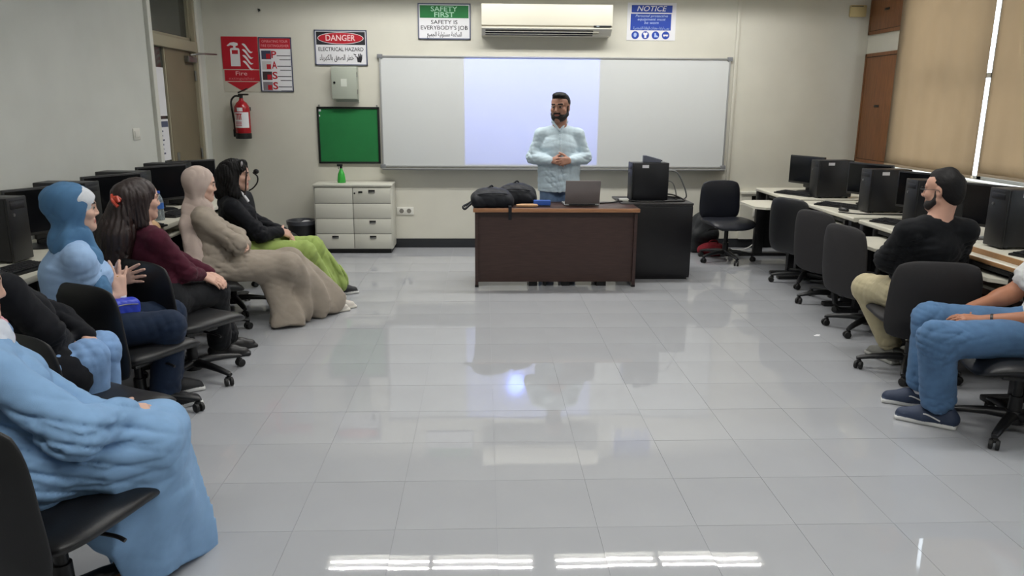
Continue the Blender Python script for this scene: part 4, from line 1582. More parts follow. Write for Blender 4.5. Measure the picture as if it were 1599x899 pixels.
# ---- things on the teacher desk
t = thing('laptop', 'open silver laptop on the teacher desk, lid back to the camera', 'laptop', (.90, 7.02, DZT), math.radians(2))
MB().bb(-.16, .16, .0, .225, .004, .018, .004).build('base', M_ALU, t)
lid = MB().box((0, -.028, .128), (.32, .007, .225), .003, rot=Matrix.Rotation(math.radians(14), 3, 'X')).build('lid', mat('space_grey_metal', (122, 115, 114), .4, metal=.2), t)
MB().box((0, -.0318, .133), (.026, .002, .030), .0009, rot=Matrix.Rotation(math.radians(14), 3, 'X')).build('lid_emblem', mat('dark_grey_emblem', (70, 66, 68), .3, metal=.6), lid)
MB().cyl((-.12, -.001, .016), (.12, -.001, .016), .007, n=12).build('hinge', M_BLACKP, t)
MB().bb(-.14, .14, .02, .12, .0175, .0195).build('keyboard_area', M_BLACKP, t, smooth=0)
t = thing('board_eraser', 'blue board eraser case on the teacher desk beside the backpacks', 'eraser', (.53, 7.0, DZT), math.radians(-3))
MB().bb(-.078, .078, -.03, .03, .012, .056, .006).build('case', mat('blue_plastic', (50, 92, 178), .4), t)
MB().bb(-.076, .076, -.028, .028, 0, .012, .002).build('felt', mat('dark_felt', (50, 50, 60), .9), t)
t = thing('wooden_pointer', 'pale wooden baton lying at the front edge of the teacher desk', 'baton', (.39, 6.93, DZT), math.radians(2))
MB().lathe([(.004, -.10), (.012, -.095), (.016, -.05), (.016, .05), (.013, .09), (.004, .10)], (0, 0, .016), 20, Matrix.Rotation(PI / 2, 4, 'Y')).build('handle', mat('pale_wood', (206, 162, 120), .5, var=.1, vscale=30), t)
M_PACK = cloth('black_nylon', (21, 24, 31), .55, bump=.2, bscale=500, sheen=.05)


def backpack(name, label, c, w, d, h, seed, rz):
    t = thing(name, label, 'bag', c)
    C = V(*c)
    R = np.array([[math.cos(rz), math.sin(rz), 0], [-math.sin(rz), math.cos(rz), 0], [0, 0, 1]])
    P = [ell(C + V(0, 0, h * .48), R, V(w * .52, d * .52, h * .56), .03), rbox(C + V(0, 0, h * .36), R, V(w * .47, d * .44, h * .36), .06, .05),
         rc(C + R.T @ V(-w * .38, -d * .3, h * .25), C + R.T @ V(w * .38, -d * .3, h * .25), .06, .06, .04), half(C + V(0, 0, .001), (0, 0, -1))]
    soft('body', P, .008, M_PACK, t, wrinkle(.006, .13, seed), .006)
    q = lambda x, y, z: tuple(R.T @ V(x, y, z))
    MB().tube([q(-w * .50, -d * .05, h * .50), q(-w * .36, -d * .40, h * .72), q(0, -d * .50, h * .80), q(w * .36, -d * .40, h * .72), q(w * .50, -d * .05, h * .50)], .005).build('zip', mat('zip_black', (34, 36, 42), .4), t)
    MB().tube([q(w * .05, d * .1, h * 1.0), q(w * .0, d * .0, h * 1.12), q(-w * .10, -d * .05, h * .98)], .008).build('grab_handle', M_PACK, t)
    return t


b1 = backpack('backpack', 'left black backpack lying at the corner of the teacher desk', (.07, 7.02, DZT), .36, .26, .165, 3, .12)
b2 = backpack('backpack', 'right black backpack lying behind the other on the teacher desk', (.31, 7.22, DZT), .34, .25, .185, 5, -.1)
o = MB().tube([(-.16, -.06, .06), (-.21, -.12, .035), (-.255, -.15, .012), (-.24, -.18, -.005), (-.205, -.14, .02), (-.16, -.08, .05)], .011).build('strap', M_PACK, b1)
o = MB().bb(.148, .178, -.200, -.194, -.10, .02).bb(.15, .176, -.198, -.05, .014, .020).build('strap', M_PACK, b1, smooth=0)

# ---- bags behind the wall chair
t = thing('backpack', 'dark grey backpack on the floor behind the navy chair by the back wall', 'bag', (2.52, 8.60, 0))
C = V(2.50, 8.62, 0)
soft('body', [ell(C + V(0, 0, .24), np.eye(3), V(.17, .13, .22), .03), rbox(C + V(0, 0, .14), np.eye(3), V(.16, .12, .14), .05, .05), rc(C + V(-.09, -.10, .2), C + V(.09, -.10, .2), .06, .06, .03), half(C + V(0, 0, .001), (0, 0, -1))], .009, cloth('charcoal_nylon', (38, 40, 42), .6), t, wrinkle(.006, .12, 8), .006)
MB().tube([(-.05, -.05, .44), (-.02, -.07, .50), (.04, -.05, .44)], .008).build('grab_handle', M_PACK, t)
t = thing('red_bag', 'dark red cloth bag on the floor under the navy chair', 'bag', (2.55, 8.38, 0))
C = V(2.55, 8.38, 0)
soft('body', [ell(C + V(0, 0, .06), np.eye(3), V(.17, .11, .085), .03), half(C + V(0, 0, .001), (0, 0, -1))], .008, cloth('red_cloth', (120, 22, 34), .8), t, wrinkle(.007, .10, 9), .006)
MB().tube([(-.06, -.02, .13), (-.03, -.03, .17), (.03, -.03, .17), (.06, -.02, .13)], .006).build('handle', MATS['red_cloth'], t)

# tan handbag with a pale charm, on the desk between the brown hair and the beige headscarf
t = thing('handbag', 'tan handbag with a white charm on the left desk behind the beige headscarf', 'bag', (-2.20, 5.10, .74))
C = V(-2.24, 5.10, .742)
soft('body', [rbox(C + V(0, 0, .055), np.eye(3), V(.10, .06, .055), .035, .03), ell(C + V(.03, 0, .10), np.eye(3), V(.06, .05, .045), .03)], .008, cloth('tan_leather', (186, 152, 112), .5, bump=.1), t, wrinkle(.004, .09, 2), .004)
MB().tube([(.03, -.05, .10), (.06, -.09, .08), (.07, -.10, .02), (.07, -.10, -.05)], .006).sph((.07, -.10, -.06), .02, (1, 1, 1.3), 12).build('charm', M_WHITEP, t)

t = thing('paper_scrap', 'tiny white scrap of paper on the floor near the chairs on the right', 'paper', (2.43, 5.30, .0006))
MB().bb(-.02, .018, -.012, .014, 0, .0015).bb(.0, .03, .01, .03, 0, .002).build('scrap', M_PAPER, t, smooth=0)


# ================================================================ CHAIRS
def make_chair(label, lm, seat_h, arms=False, back_h=.43, tilt=8, spin=0.0, bw=.475):
    low = .035 if back_h < .44 and lm is M_LEATHN else .12
    back_h += low - .035
    """faces local +y; five star base"""
    t = thing('office_chair', label, 'chair', (0, 0, 0), 0, 'black swivel office chairs')

    def seat_f(x, z, y):
        # pad lies flat: x stays, z -> -y direction
        yy = z + .02
        zz = seat_h - .045 + y
        zz -= .035 * max(0, (yy - .12) / .14) ** 2
        zz += .02 * (abs(x) / .24) ** 2
        return Vector((x, yy, zz))
    MB().pad(.50, .49, .095, .38, 24, seat_f, .25).build('seat', lm, t, smooth=180)
    tl = math.tan(math.radians(tilt))

    def back_f(x, z, y):
        h = z + back_h / 2
        yy = -.215 - h * tl + y + .30 * x * x + .03 * (h / back_h) ** 2 - .02
        wscale = 1.0 - .07 * (h / back_h)
        return Vector((x * wscale, yy - (.025 if low > .1 else 0), seat_h - low + h))
    MB().pad(bw, back_h, .062, .36, 24, back_f, .3).build('backrest', lm, t, smooth=180)
    m = MB().box((0, -.16, seat_h - .115), (.06, .22, .014), .004)
    m.tube([(0, -.06, seat_h - .115), (0, -.20, seat_h - .11), (0, -.262, seat_h - .06), (0, -.275, seat_h + .10)], .018, 10)
    m.build('back_bracket', M_BLACKM, t)
    MB().bb(-.10, .10, -.10, .12, seat_h - .115, seat_h - .088, .006).tube([(.09, .02, seat_h - .105), (.19, .03, seat_h - .11), (.23, .03, seat_h - .12)], .007).build('tilt_mechanism', M_BLACKM, t)
    MB().cyl((0, 0, .10), (0, 0, seat_h - .11), .022, n=18).cyl((0, 0, .08), (0, 0, .20), .034, .030, n=18).build('gas_column', M_BLACKM, t)
    MB().cyl((0, 0, .055), (0, 0, .125), .052, .042, n=20, bev=.006).build('hub', M_BLACKP, t)
    for k in range(5):
        a = spin + 2 * PI * k / 5
        c, s = math.cos(a), math.sin(a)
        b = bmesh.new()
        rings = []
        for r_, z, w, hh in ((.03, .098, .030, .026), (.12, .098, .027, .022), (.22, .086, .023, .017), (.285, .074, .020, .013), (.305, .068, .015, .010)):
            ring = []
            for j in range(10):
                q = 2 * PI * j / 10
                lx, lz = w * math.cos(q), hh * math.sin(q)
                ring.append(b.verts.new((r_ * c - lx * s, r_ * s + lx * c, z + lz)))
            rings.append(ring)
        for A, B_ in zip(rings, rings[1:]):
            for j in range(10):
                b.faces.new((A[j], A[(j + 1) % 10], B_[(j + 1) % 10], B_[j]))
        b.faces.new(rings[0][::-1])
        b.faces.new(rings[-1])
        bmesh.ops.recalc_face_normals(b, faces=b.faces)
        m = MB()
        m._add(b)
        lg = m.build('leg', M_BLACKP, t, smooth=60)
        a2 = a + random.uniform(-1.2, 1.2)
        cx, cy = .285 * c, .285 * s
        ux, uy = -math.sin(a2), math.cos(a2)
        ox, oy = math.cos(a2) * .012, math.sin(a2) * .012
        m = MB()
        for sg in (-1, 1):
            m.cyl((cx + ox + ux * (.006 * sg), cy + oy + uy * (.006 * sg), .0255), (cx + ox + ux * .024 * sg, cy + oy + uy * .024 * sg, .0255), .025, n=18, bev=.004)
        m.cyl((cx, cy, .04), (cx, cy, .075), .009, n=10)
        m.box((cx + ox * .5, cy + oy * .5, .045), (.03, .03, .022), .006)
        m.build('caster', M_RUB, lg, smooth=40)
    if arms:
        for sg in (-1, 1):
            m = MB()
            m.tube([(sg * .235, -.20, seat_h + .02), (sg * .265, -.20, seat_h + .17), (sg * .27, -.16, seat_h + .205), (sg * .27, .05, seat_h + .20), (sg * .265, .12, seat_h + .17), (sg * .255, .10, seat_h + .03), (sg * .235, .04, seat_h - .03)], .017, 10)
            m.box((sg * .27, -.04, seat_h + .212), (.055, .24, .022), .009)
            m.build('armrest', M_BLACKP, t, smooth=50)
    return t


def face(fx, fy):
    return math.atan2(fy, fx) - PI / 2


chairs = [
    ('navy black swivel chair standing alone by the back wall', (2.60, 8.08), (.10, -1), M_LEATHN, .455, 0, .42, 6, .35),
    ('empty black armchair nearest the camera in the row on the right', (2.86, 5.42), (.97, .25), M_LEATHB, .405, 1, .44, 8, .1),
    ('middle empty black chair of the three beside the right desks', (2.96, 6.22), (.93, .36), M_LEATHB, .415, 0, .43, 8, .5),
    ('farthest empty black chair of the three beside the right desks', (3.02, 6.98), (.88, .47), M_LEATH, .43, 0, .43, 8, .2),
    ('black chair that the man in the black T-shirt sits on', (2.675, 4.52), (.20, .98), M_LEATHB, .405, 0, .40, 8, .55),
    ('black chair under the man in blue jeans at the right edge', (2.72, 3.60), (-.97, .22), M_LEATH, .425, 0, .42, 8, .0),
    ('black chair under the woman in green trousers', (-2.02, 6.10), (.93, .36), M_LEATH, .40, 0, .40, 10, .2),
    ('black chair under the woman in the beige dress', (-2.02, 5.44), (.86, .50), M_LEATH, .40, 0, .40, 10, .12),
    ('black chair under the woman with long brown hair', (-1.765, 4.50), (.52, .85), M_LEATH, .405, 0, .41, 8, .05),
    ('black chair under the woman in the blue headscarf', (-1.84, 3.95), (.42, .9), M_LEATH, .405, 0, .41, 8, .5),
    ('black chair behind the pale jeans, under the person in black', (-1.66, 3.14), (.45, .89), M_LEATH, .40, 0, .41, 8, .3),
    ('black chair in the near left corner under the denim dress', (-1.35, 2.235), (.30, .95), M_LEATH, .42, 0, .43, 8, -.05),
    ('empty black chair whose back shows behind the woman in green trousers', (-2.06, 7.18), (.9, -.43), M_LEATH, .44, 0, .42, 8, .4),
]
for lb_, (x, y), f, lm, sh_, ar, bh, tl_, sp in chairs:
    t = make_chair(lb_, lm, sh_, bool(ar), bh, tl_, sp, .53 if ('man in the black' in lb_ or 'denim' in lb_ or 'under the woman in the blue' in lb_ or 'long brown' in lb_) else .475)
    t.location = (x, y, 0)
    t.rotation_euler = (0, 0, face(*f))


# ================================================================ PEOPLE
SK_F = ('fair', (206, 168, 150))
SK_F2 = ('rosy', (200, 160, 142))
SK_M = ('olive', (172, 128, 108))
SK_T = ('tan', (164, 112, 86))
M_SOLEW = mat('white_sole', (206, 206, 204), .5)
M_SOLEB = mat('dark_sole', (26, 26, 28), .6)


def person(label, x, y):
    return thing('person', label, 'person', (x, y, 0))


def sleeve(J, q, r=(.066, .058, .046), to=1.0, k=.03):
    sh, el, wr = J['sh' + q], J['el' + q], J['wr' + q]
    e = el + (wr - el) * to
    return [rc(sh, el, r[0], r[1], k), rc(el, e, r[1], r[2], k)]


def trousers(J, r=(.105, .080, .072), hem=.03, k=.05):
    L = [rc(J['hipR'], J['hipL'], .115, .115, .05), rc(J['pel'], J['belly'] * .6 + J['pel'] * .4, .112, .108, .05, wide=(J['right'], 1.42))]
    for q in 'RL':
        an = J['an' + q] + nrm(J['kn' + q] - J['an' + q]) * hem
        L += [rc(J['hip' + q], J['kn' + q], r[0], r[1], k), rc(J['kn' + q], an, r[1], r[2], .03)]
    return L


def neck_cut(J, r=.066, drop=.0):
    a = J['neck'] + J['fwd'] * .012 - V(0, 0, drop)
    return rc(a, a + V(0, 0, .2) + J['fwd'] * .06, r, r * 1.3, .02, 's')


# ---- 1: the lecturer, standing behind his desk
J = joints((-.05, -1), head=V(.722, 7.43, 1.602), hf=V(-.42, -.90, -.05), neck=V(.722, 7.47, 1.43), pel=V(.725, 7.49, .93), shw=.185, chest=V(.722, 7.46, 1.24), belly=V(.724, 7.455, 1.06),
           elR=V(.470, 7.47, 1.135), elL=V(.975, 7.47, 1.138), wrR=V(.625, 7.285, 1.118), wrL=V(.818, 7.285, 1.120),
           knR=V(.63, 7.48, .50), knL=V(.83, 7.48, .50), anR=V(.62, 7.51, .09), anL=V(.84, 7.51, .09))
p = person('man standing behind the desk in a light blue shirt, hands clasped', .725, 7.49)
d1, d2 = nrm(V(.9, -.25, -.12)), nrm(V(-.85, -.42, -.06))
hs = [((J['wrR'] + V(.012, -.002, .004), d1, V(-.2, .9, -.3), V(0, -.2, 1)), dict(curl=.55, tc=.4)), ((J['wrL'] + V(-.010, -.018, .0), d2, V(.3, .9, -.1), V(0, -.2, 1)), dict(curl=[.75, .8, .8, .8], tc=.5))]
bd, Rh = body(p, J, SK_M, .0055, False, 1.08, hs, (150, 90, 80), (24, 18, 16))
SH1 = cloth('light_blue_shirt', (198, 216, 226), .75, var=.05, vscale=40)
P = torso_prims(J, .014, False) + sleeve(J, 'R', (.060, .056, .041), .95) + sleeve(J, 'L', (.060, .056, .041), .95)
P += [rc(V(.725, 7.47, 1.0), V(.727, 7.48, .80), .130, .140, .05, wide=(J['right'], 1.46)), half((0, 0, .815), (0, 0, -1)), neck_cut(J, .060, -.005)]
c = J['neck'] + V(0, -.055, .0)
P.append(rc(c + V(-.004, -.03, .02), c + V(-.01, -.10, -.10), .012, .003, .012, 's'))
soft('shirt', P, .007, SH1, p, arm_creases(J, .011, 21, [(V(.72, 7.36, .92), .12), (J['belly'] + V(0, -.1, 0), .1)]), .011)
nk = J['neck']
nk = nk + V(0, -.006, .012)
col = [rc(nk + V(-.062, -.005, .030), nk + V(-.012, -.088, -.050), .017, .010, .01), rc(nk + V(.062, -.005, .030), nk + V(.000, -.088, -.050), .017, .010, .01), rc(nk + V(-.060, .0, .032), nk + V(.0, .052, .045), .017, .017, .02), rc(nk + V(.060, .0, .032), nk + V(.0, .052, .045), .017, .017, .02)]
soft('collar', col, .006, SH1, p)
PS = torso_prims(J, .0185, False) + [rc(V(.725, 7.47, 1.0), V(.727, 7.48, .80), .1345, .1445, .05, wide=(J['right'], 1.46)), half((0, 0, .812), (0, 0, -1)), half((0, 0, 1.36), (0, 0, 1)), half((.738, 0, 0), (1, 0, 0), k=.002), half((.706, 0, 0), (-1, 0, 0), k=.002), half((0, 7.45, 0), (0, 1, 0))]
soft('placket', PS, .006, SH1, p, arm_creases(J, .011, 21, [(V(.72, 7.36, .92), .12), (J['belly'] + V(0, -.1, 0), .1)]), .011)
JE = cloth('washed_blue_jeans', (104, 128, 160), .8, var=.25, vscale=14)
soft('trousers', trousers(J, (.098, .085, .075)) + [half((0, 0, .85), (0, 0, 1))], .009, JE, p, leg_creases(J, .008, 22), .008)
for q in 'RL':
    shoe(p, J['an' + q] + V(0, .06, -.09), J['an' + q] + V(0, -.20, -.09), 1.05, .09, mat('black_shoe', (24, 24, 26), .4), M_SOLEB)
HP = lambda x, y, z: J['head'] + Rh.T @ (V(x, y, z) * 1.08)
hb = [ell(HP(0, -.020, .042), Rh, V(.080, .100, .087) * 1.08, .02), ell(HP(0, .030, .100), Rh, V(.060, .058, .028), .03), ell(HP(.01, .04, .108), Rh, V(.045, .035, .02), .02),
      ell(HP(0, .120, .010), Rh, V(.074, .080, .080), .018, 's'), half(HP(0, -.05, -.05), Rh.T @ V(0, .2, -.98), k=.012),
      ell(HP(.078, .02, -.012), Rh, V(.032, .030, .048), .01, 's'), ell(HP(-.078, .02, -.012), Rh, V(.032, .030, .048), .01, 's')]
HB = mat('black_hair', (13, 11, 12), .6, spec=.25, bump=.5, bscale=160)
soft('hair', hb, .006, HB, p, wrinkle(.004, .03, 31), .004)
be = [ell(HP(0, .036, -.078), Rh, V(.066, .062, .044) * 1.08, .02), rc(HP(-.062, .012, -.055), HP(-.071, .008, .012), .017, .010, .02), rc(HP(.062, .012, -.055), HP(.071, .008, .012), .017, .010, .02),
      rc(HP(-.064, .014, -.058), HP(-.030, .062, -.088), .018, .02, .02), rc(HP(.064, .014, -.058), HP(.030, .062, -.088), .018, .02, .02), rc(HP(-.026, .086, -.045), HP(.026, .086, -.045), .009, .009, .01),
      ell(HP(0, .108, -.060), Rh, V(.022, .03, .0095), .006, 's'), ell(HP(.0, .10, -.012), Rh, V(.05, .05, .026), .01, 's')]
soft('beard', be, .005, mat('black_beard', (26, 21, 20), .7, bump=.5, bscale=260), p, wrinkle(.002, .02, 32), .002)
w = J['wrL'] + (J['elL'] - J['wrL']) * .10
wd = nrm(J['elL'] - J['wrL'])
MB().cyl(w - wd * .010 - np.array(p.location), w + wd * .010 - np.array(p.location), .034, n=24).cyl(w + V(0, -.030, .004) - np.array(p.location), w + V(0, -.040, .004) - np.array(p.location), .019, n=24).build('watch', M_BLACKP, p)

# ---- 2: woman in black top and green wide trousers
J = joints((.90, .43), head=V(-1.925, 6.10, 1.075), hf=V(.975, .12, -.06), neck=V(-2.00, 6.10, .925), pel=V(-1.99, 6.10, .49), shw=.165, chest=V(-1.965, 6.115, .79), belly=V(-1.93, 6.13, .60),
           elR=V(-1.74, 5.99, .63), wrR=V(-1.635, 6.16, .625), elL=V(-1.83, 6.40, .64), wrL=V(-1.64, 6.30, .60),
           knR=V(-1.45, 6.16, .455), knL=V(-1.43, 6.36, .46), anR=V(-1.36, 6.40, .09), anL=V(-1.28, 6.58, .09), toeR=V(-1.22, 6.47, .03), toeL=V(-1.12, 6.66, .03))
p = person('woman in a black top and wide green trousers, farthest left by the bin', -1.95, 6.1)
hs = [((J['wrR'], V(.5, .6, -.25), V(-.4, .5, -.5), V(.3, -.1, .9)), dict(curl=.5)), ((J['wrL'], V(.7, -.4, -.35), V(-.3, -.2, -.9), V(.5, .5, .3)), dict(curl=.5))]
bd, Rh = body(p, J, SK_F2, .006, True, .95, hs)
BK = cloth('black_knit', (13, 15, 22), .85, var=.08)
P = torso_prims(J, .018) + sleeve(J, 'R', (.060, .056, .044), .96) + sleeve(J, 'L', (.060, .056, .044), .96) + [ell(J['belly'] + J['fwd'] * .05, np.eye(3), V(.14, .14, .14), .06), neck_cut(J, .058)]
soft('top', P, .008, BK, p, arm_creases(J, .011, 41, [(J['belly'] + J['fwd'] * .12, .12)]), .011)
GRN = cloth('green_cotton', (146, 166, 92), .85, var=.07, vscale=12)
P = trousers(J, (.110, .092, .116), .05)
gw1 = leg_creases(J, .015, 42)
gw2 = wrinkle(.012, .12, 44, n=2, aniso=J['anR'] - J['knR'], focus=[(J['anR'], .3), (J['anL'], .3)], base=.05)
soft('trousers', P, .008, GRN, p, lambda q: gw1(q) + gw2(q), .026)
for q in 'RL':
    d = nrm((J['toe' + q] - J['an' + q]) * V(1, 1, 0))
    b = J['an' + q] * V(1, 1, 0)
    shoe(p, b - d * .07, b + d * .19, .95, .075, mat('black_sneaker', (26, 27, 32), .6), M_SOLEW)
c = J['head']
H = lambda x, y, z: c + Rh.T @ V(x, y, z)
P = [ell(H(0, -.020, .036), Rh, V(.088, .108, .098), .03), rc(H(0, -.07, .0), H(0, -.09, -.13), .085, .078, .05), rc(H(.06, -.02, -.02), H(.075, .0, -.13), .045, .05, .04), rc(H(-.06, -.02, -.02), H(-.075, .0, -.13), .045, .05, .04),
     rc(H(.03, .05, .105), H(.068, .055, .05), .022, .018, .02), rc(H(-.03, .05, .105), H(-.068, .055, .05), .022, .018, .02),
     ell(H(0, .105, -.03), Rh, V(.072, .078, .105), .02, 's'), ell(H(.06, .10, -.04), Rh, V(.048, .070, .092), .02, 's')]
hw1 = wrinkle(.008, .06, 43, aniso=(0, 0, 1))
soft('hair', P, .0055, HB, p, lambda q: hw1(q) + .003 * np.sin(np.arctan2(((q - c) @ Rh.T)[:, 0], -((q - c) @ Rh.T)[:, 1] - .02) * 30 + 4 * np.sin(q[:, 2] * 22)), .011)
o = MB().tube([H(.045, .078, .085) - np.array(p.location), H(.058, .084, .03) - np.array(p.location), H(.060, .080, -.03) - np.array(p.location), H(.058, .078, -.09) - np.array(p.location), H(.062, .07, -.14) - np.array(p.location)], [.005, .006, .006, .006, .004]).build('hair_strand', mat('dark_brown_hair', (46, 26, 22), .5), p)
L0 = np.array(p.location)
MB().tube([H(-.05, .115, .028) - L0, H(-.04, .150, .0) - L0, H(-.04, .150, -.045) - L0, H(-.04, .12, -.09) - L0, H(-.04, .085, -.115) - L0], .0055).sph(H(-.06, .138, .036) - L0, .022, (1, 1, .9), 14).build('hair_loop', HB, p)
MB().sph(H(.055, .050, .095) - L0, .020, (.5, 1, 1.3), 12).build('hair_clip', mat('grey_hair_clip', (130, 126, 128), .3), p)
MB().tube([J['neck'] + V(.10, -.03, .035) - L0, J['neck'] + V(.14, -.05, -.0) - L0, J['neck'] + V(.17, -.055, -.045) - L0], .010).build('white_collar', M_PAPER, p)

# ---- 3: woman in beige headscarf and long beige dress
J = joints((.88, .48), head=V(-1.985, 5.49, 1.065), hf=V(.93, .33, -.12), neck=V(-2.02, 5.49, .92), pel=V(-2.02, 5.47, .48), shw=.155, chest=V(-1.99, 5.485, .78), belly=V(-1.96, 5.50, .60),
           elR=V(-1.74, 5.40, .66), wrR=V(-1.80, 5.58, .60), elL=V(-1.86, 5.78, .66), wrL=V(-1.74, 5.60, .62),
           knR=V(-1.45, 5.62, .46), knL=V(-1.47, 5.80, .46), anR=V(-1.25, 5.97, .10), anL=V(-1.21, 6.06, .10), toeR=V(-1.10, 6.06, .03), toeL=V(-1.06, 6.16, .03))
p = person('woman in a beige headscarf and long taupe dress, arms folded', -2.0, 5.47)
hs = [((J['wrR'], V(-.3, .8, .1), V(-.6, -.2, -.3), V(.4, .2, .8)), dict(curl=.6)), ((J['wrL'], V(.3, -.9, .1), V(-.6, -.2, -.3), V(.4, .2, .8)), dict(curl=.6))]
bd, Rh = body(p, J, SK_F, .006, True, .95, hs)
BE = cloth('taupe_cotton', (152, 142, 130), .88, var=.05, vscale=10)
kn = (J['knR'] + J['knL']) / 2
an = (J['anR'] + J['anL']) / 2
P = torso_prims(J, .018) + sleeve(J, 'R', (.060, .060, .044), .95) + sleeve(J, 'L', (.060, .060, .044), .95)
sd = nrm(J['knL'] - J['knR'])
P += [rc(J['hipR'], J['knR'], .108, .088, .06), rc(J['hipL'], J['knL'], .108, .088, .06), rc(J['pel'], J['belly'], .118, .104, .06, wide=(J['right'], 1.3)),
      rc(J['knR'], J['anR'] + V(-.02, -.02, .0), .090, .110, .06), rc(J['knL'], J['anL'] + V(-.02, -.02, .0), .090, .110, .06),
      rc(kn + V(-.05, -.04, -.06), an + V(-.08, -.10, -.04), .10, .13, .06), rc(kn + V(-.14, -.10, -.04), V(-1.46, 5.62, .02), .085, .10, .08), rc(V(-1.42, 5.72, .12), V(-1.50, 5.60, .0), .11, .10, .08),
      half((0, 0, .022), (0, 0, -1), k=.008), neck_cut(J, .06)]
ax = nrm(an - kn)


def skirt_fold(P_):
    q = (P_ - kn)
    t_ = np.clip(q @ ax / .5, -.4, 1.3)
    s_ = q @ sd
    u_ = q @ np.cross(ax, sd)
    v = np.sin(s_ * 46 + 2.2 * np.sin(u_ * 14 + t_ * 2.2)) * .013 * np.clip(t_ + .45, 0, 1.2)
    return v


wb = arm_creases(J, .012, 51, [(J['belly'], .15), (J['hipR'], .14)])
soft('dress', P, .008, BE, p, lambda q: wb(q) + skirt_fold(q), .026)
# waist seam of the tiered skirt
HJ = cloth('beige_headscarf', (190, 173, 164), .85, var=.05, vscale=10)


def headscarf(p, J, Rh, m, s=1.0, tail=(), back=.0, h=.006, seed=1, open_=.0, name='headscarf', chin=-.118, extra=(), dep=.092, front=.046):
    c = J['head']
    H = lambda x, y, z: c + Rh.T @ (V(x, y, z) * s)
    P = [ell(H(0, -.022 - back, .036), Rh, V(.093, .112 + back, .101) * s, .03), ell(H(0, -.012 - back * .6, -.03), Rh, V(.084, .088, .090) * s, .04), half(c + Rh.T @ (V(0, .92, -.38) * front * s), Rh.T @ V(0, .92, -.38), k=.010), rc(H(0, -.022, -.09), J['neck'] + V(0, 0, -.02), .068 * s, .076, .04),
         rc(H(-.045, .024, -.128), H(.045, .024, -.128), .032 * s, .032 * s, .04)]
    P += list(tail)
    P += [ell(H(0, .128, -.030), Rh, V(.086, dep, .082 + open_) * s, .010, 's')]
    P += list(extra)
    f1 = wrinkle(.007, .07, seed, aniso=Rh[1] * .5 + Rh[2])

    def f2(q):
        Q = (q - c) @ Rh.T
        return f1(q) + .004 * np.sin(Q[:, 1] * 60 + 12 * Q[:, 2] + 20 * np.abs(Q[:, 0])) * np.clip((-Q[:, 2]) * 12, 0, 1)
    return soft(name, P, h, m, p, f2, .011)


n_ = J['neck']
tail = [rc(n_ + V(-.01, -.04, -.02), n_ + V(-.02, -.11, -.12), .066, .052, .05, wide=(J['fwd'], 1.2)), rc(n_ + V(-.02, -.11, -.12), V(-1.985, 5.28, .46), .040, .036, .04, wide=(J['fwd'], 1.6)), rc(n_ + V(.02, .02, -.03), n_ + V(.05, .04, -.10), .07, .055, .05), half((0, 0, .455), (0, 0, -1))]
headscarf(p, J, Rh, HJ, .97, tail, 0.0, .006, 53)
for q in 'RL':
    d = nrm((J['toe' + q] - J['an' + q]) * V(1, 1, 0))
    b = J['an' + q] * V(1, 1, 0)
    shoe(p, b - d * .07, b + d * .19, .85, .07, mat('pale_shoe', (196, 190, 182), .5), mat('cream_sole', (214, 210, 200), .5))

# ---- 4: woman with long brown hair, burgundy top
J = joints((.72, .69), head=V(-1.975, 4.50, 1.082), hf=V(.80, .60, -.08), neck=V(-1.985, 4.49, .935), pel=V(-1.93, 4.47, .49), shw=.165, chest=V(-1.965, 4.51, .78), belly=V(-1.92, 4.53, .61),
           shR=V(-1.865, 4.405, .868), elR=V(-1.755, 4.50, .655), wrR=V(-1.735, 4.66, .605), elL=V(-1.90, 4.80, .66), wrL=V(-1.73, 4.80, .585),
           knR=V(-1.70, 4.81, .46), knL=V(-1.84, 5.02, .47), anR=V(-1.73, 4.88, .09), anL=V(-1.72, 5.02, .09), toeR=V(-1.57, 4.93, .03), toeL=V(-1.60, 5.10, .03))
p = person('woman with long dark brown hair, clipped up, and a burgundy top', -1.95, 4.5)
hs = [((J['wrR'], V(.72, .30, -.42), V(-.35, .3, -.8), V(-.1, .8, .3)), dict(curl=.22)), ((J['wrL'], V(.70, -.35, -.25), V(-.2, -.2, -.9), V(-.3, -.7, .2)), dict(curl=.35))]
bd, Rh = body(p, J, SK_F2, .0055, True, .95, hs)
BU = cloth('burgundy_jersey', (70, 20, 38), .85, var=.08)
P = torso_prims(J, .015) + sleeve(J, 'R', (.058, .050, .040), .97) + sleeve(J, 'L', (.062, .054, .042), .97) + [neck_cut(J, .07)]
soft('top', P, .008, BU, p, arm_creases(J, .009, 61), .009)
BT = cloth('black_trousers', (14, 16, 21), .8, var=.08)
soft('trousers', trousers(J, (.100, .078, .074)), .008, BT, p, leg_creases(J, .009, 62), .009)
for q in 'RL':
    d = nrm((J['toe' + q] - J['an' + q]) * V(1, 1, 0))
    b = J['an' + q] * V(1, 1, 0)
    shoe(p, b - d * .07, b + d * .19, .85, .035, mat('black_loafer', (22, 21, 23), .4), M_SOLEB)
c = J['head']
H = lambda x, y, z: c + Rh.T @ V(x, y, z)
P = [ell(H(0, -.020, .034), Rh, V(.084, .106, .096), .03), rc(H(0, -.075, .0), H(-.01, -.135, -.20), .075, .095, .05, wide=(J['right'], 1.25)), rc(H(-.01, -.135, -.20), H(-.02, -.165, -.47), .085, .080, .05, wide=(J['right'], 1.55)),
     rc(H(.062, -.005, .02), H(.072, -.01, -.13), .030, .034, .03), rc(H(-.062, -.005, .02), H(-.072, -.01, -.13), .030, .034, .03), ell(H(.01, -.105, .035), Rh, V(.068, .050, .055), .025),
     ell(H(0, .112, -.02), Rh, V(.060, .075, .105), .015, 's')]
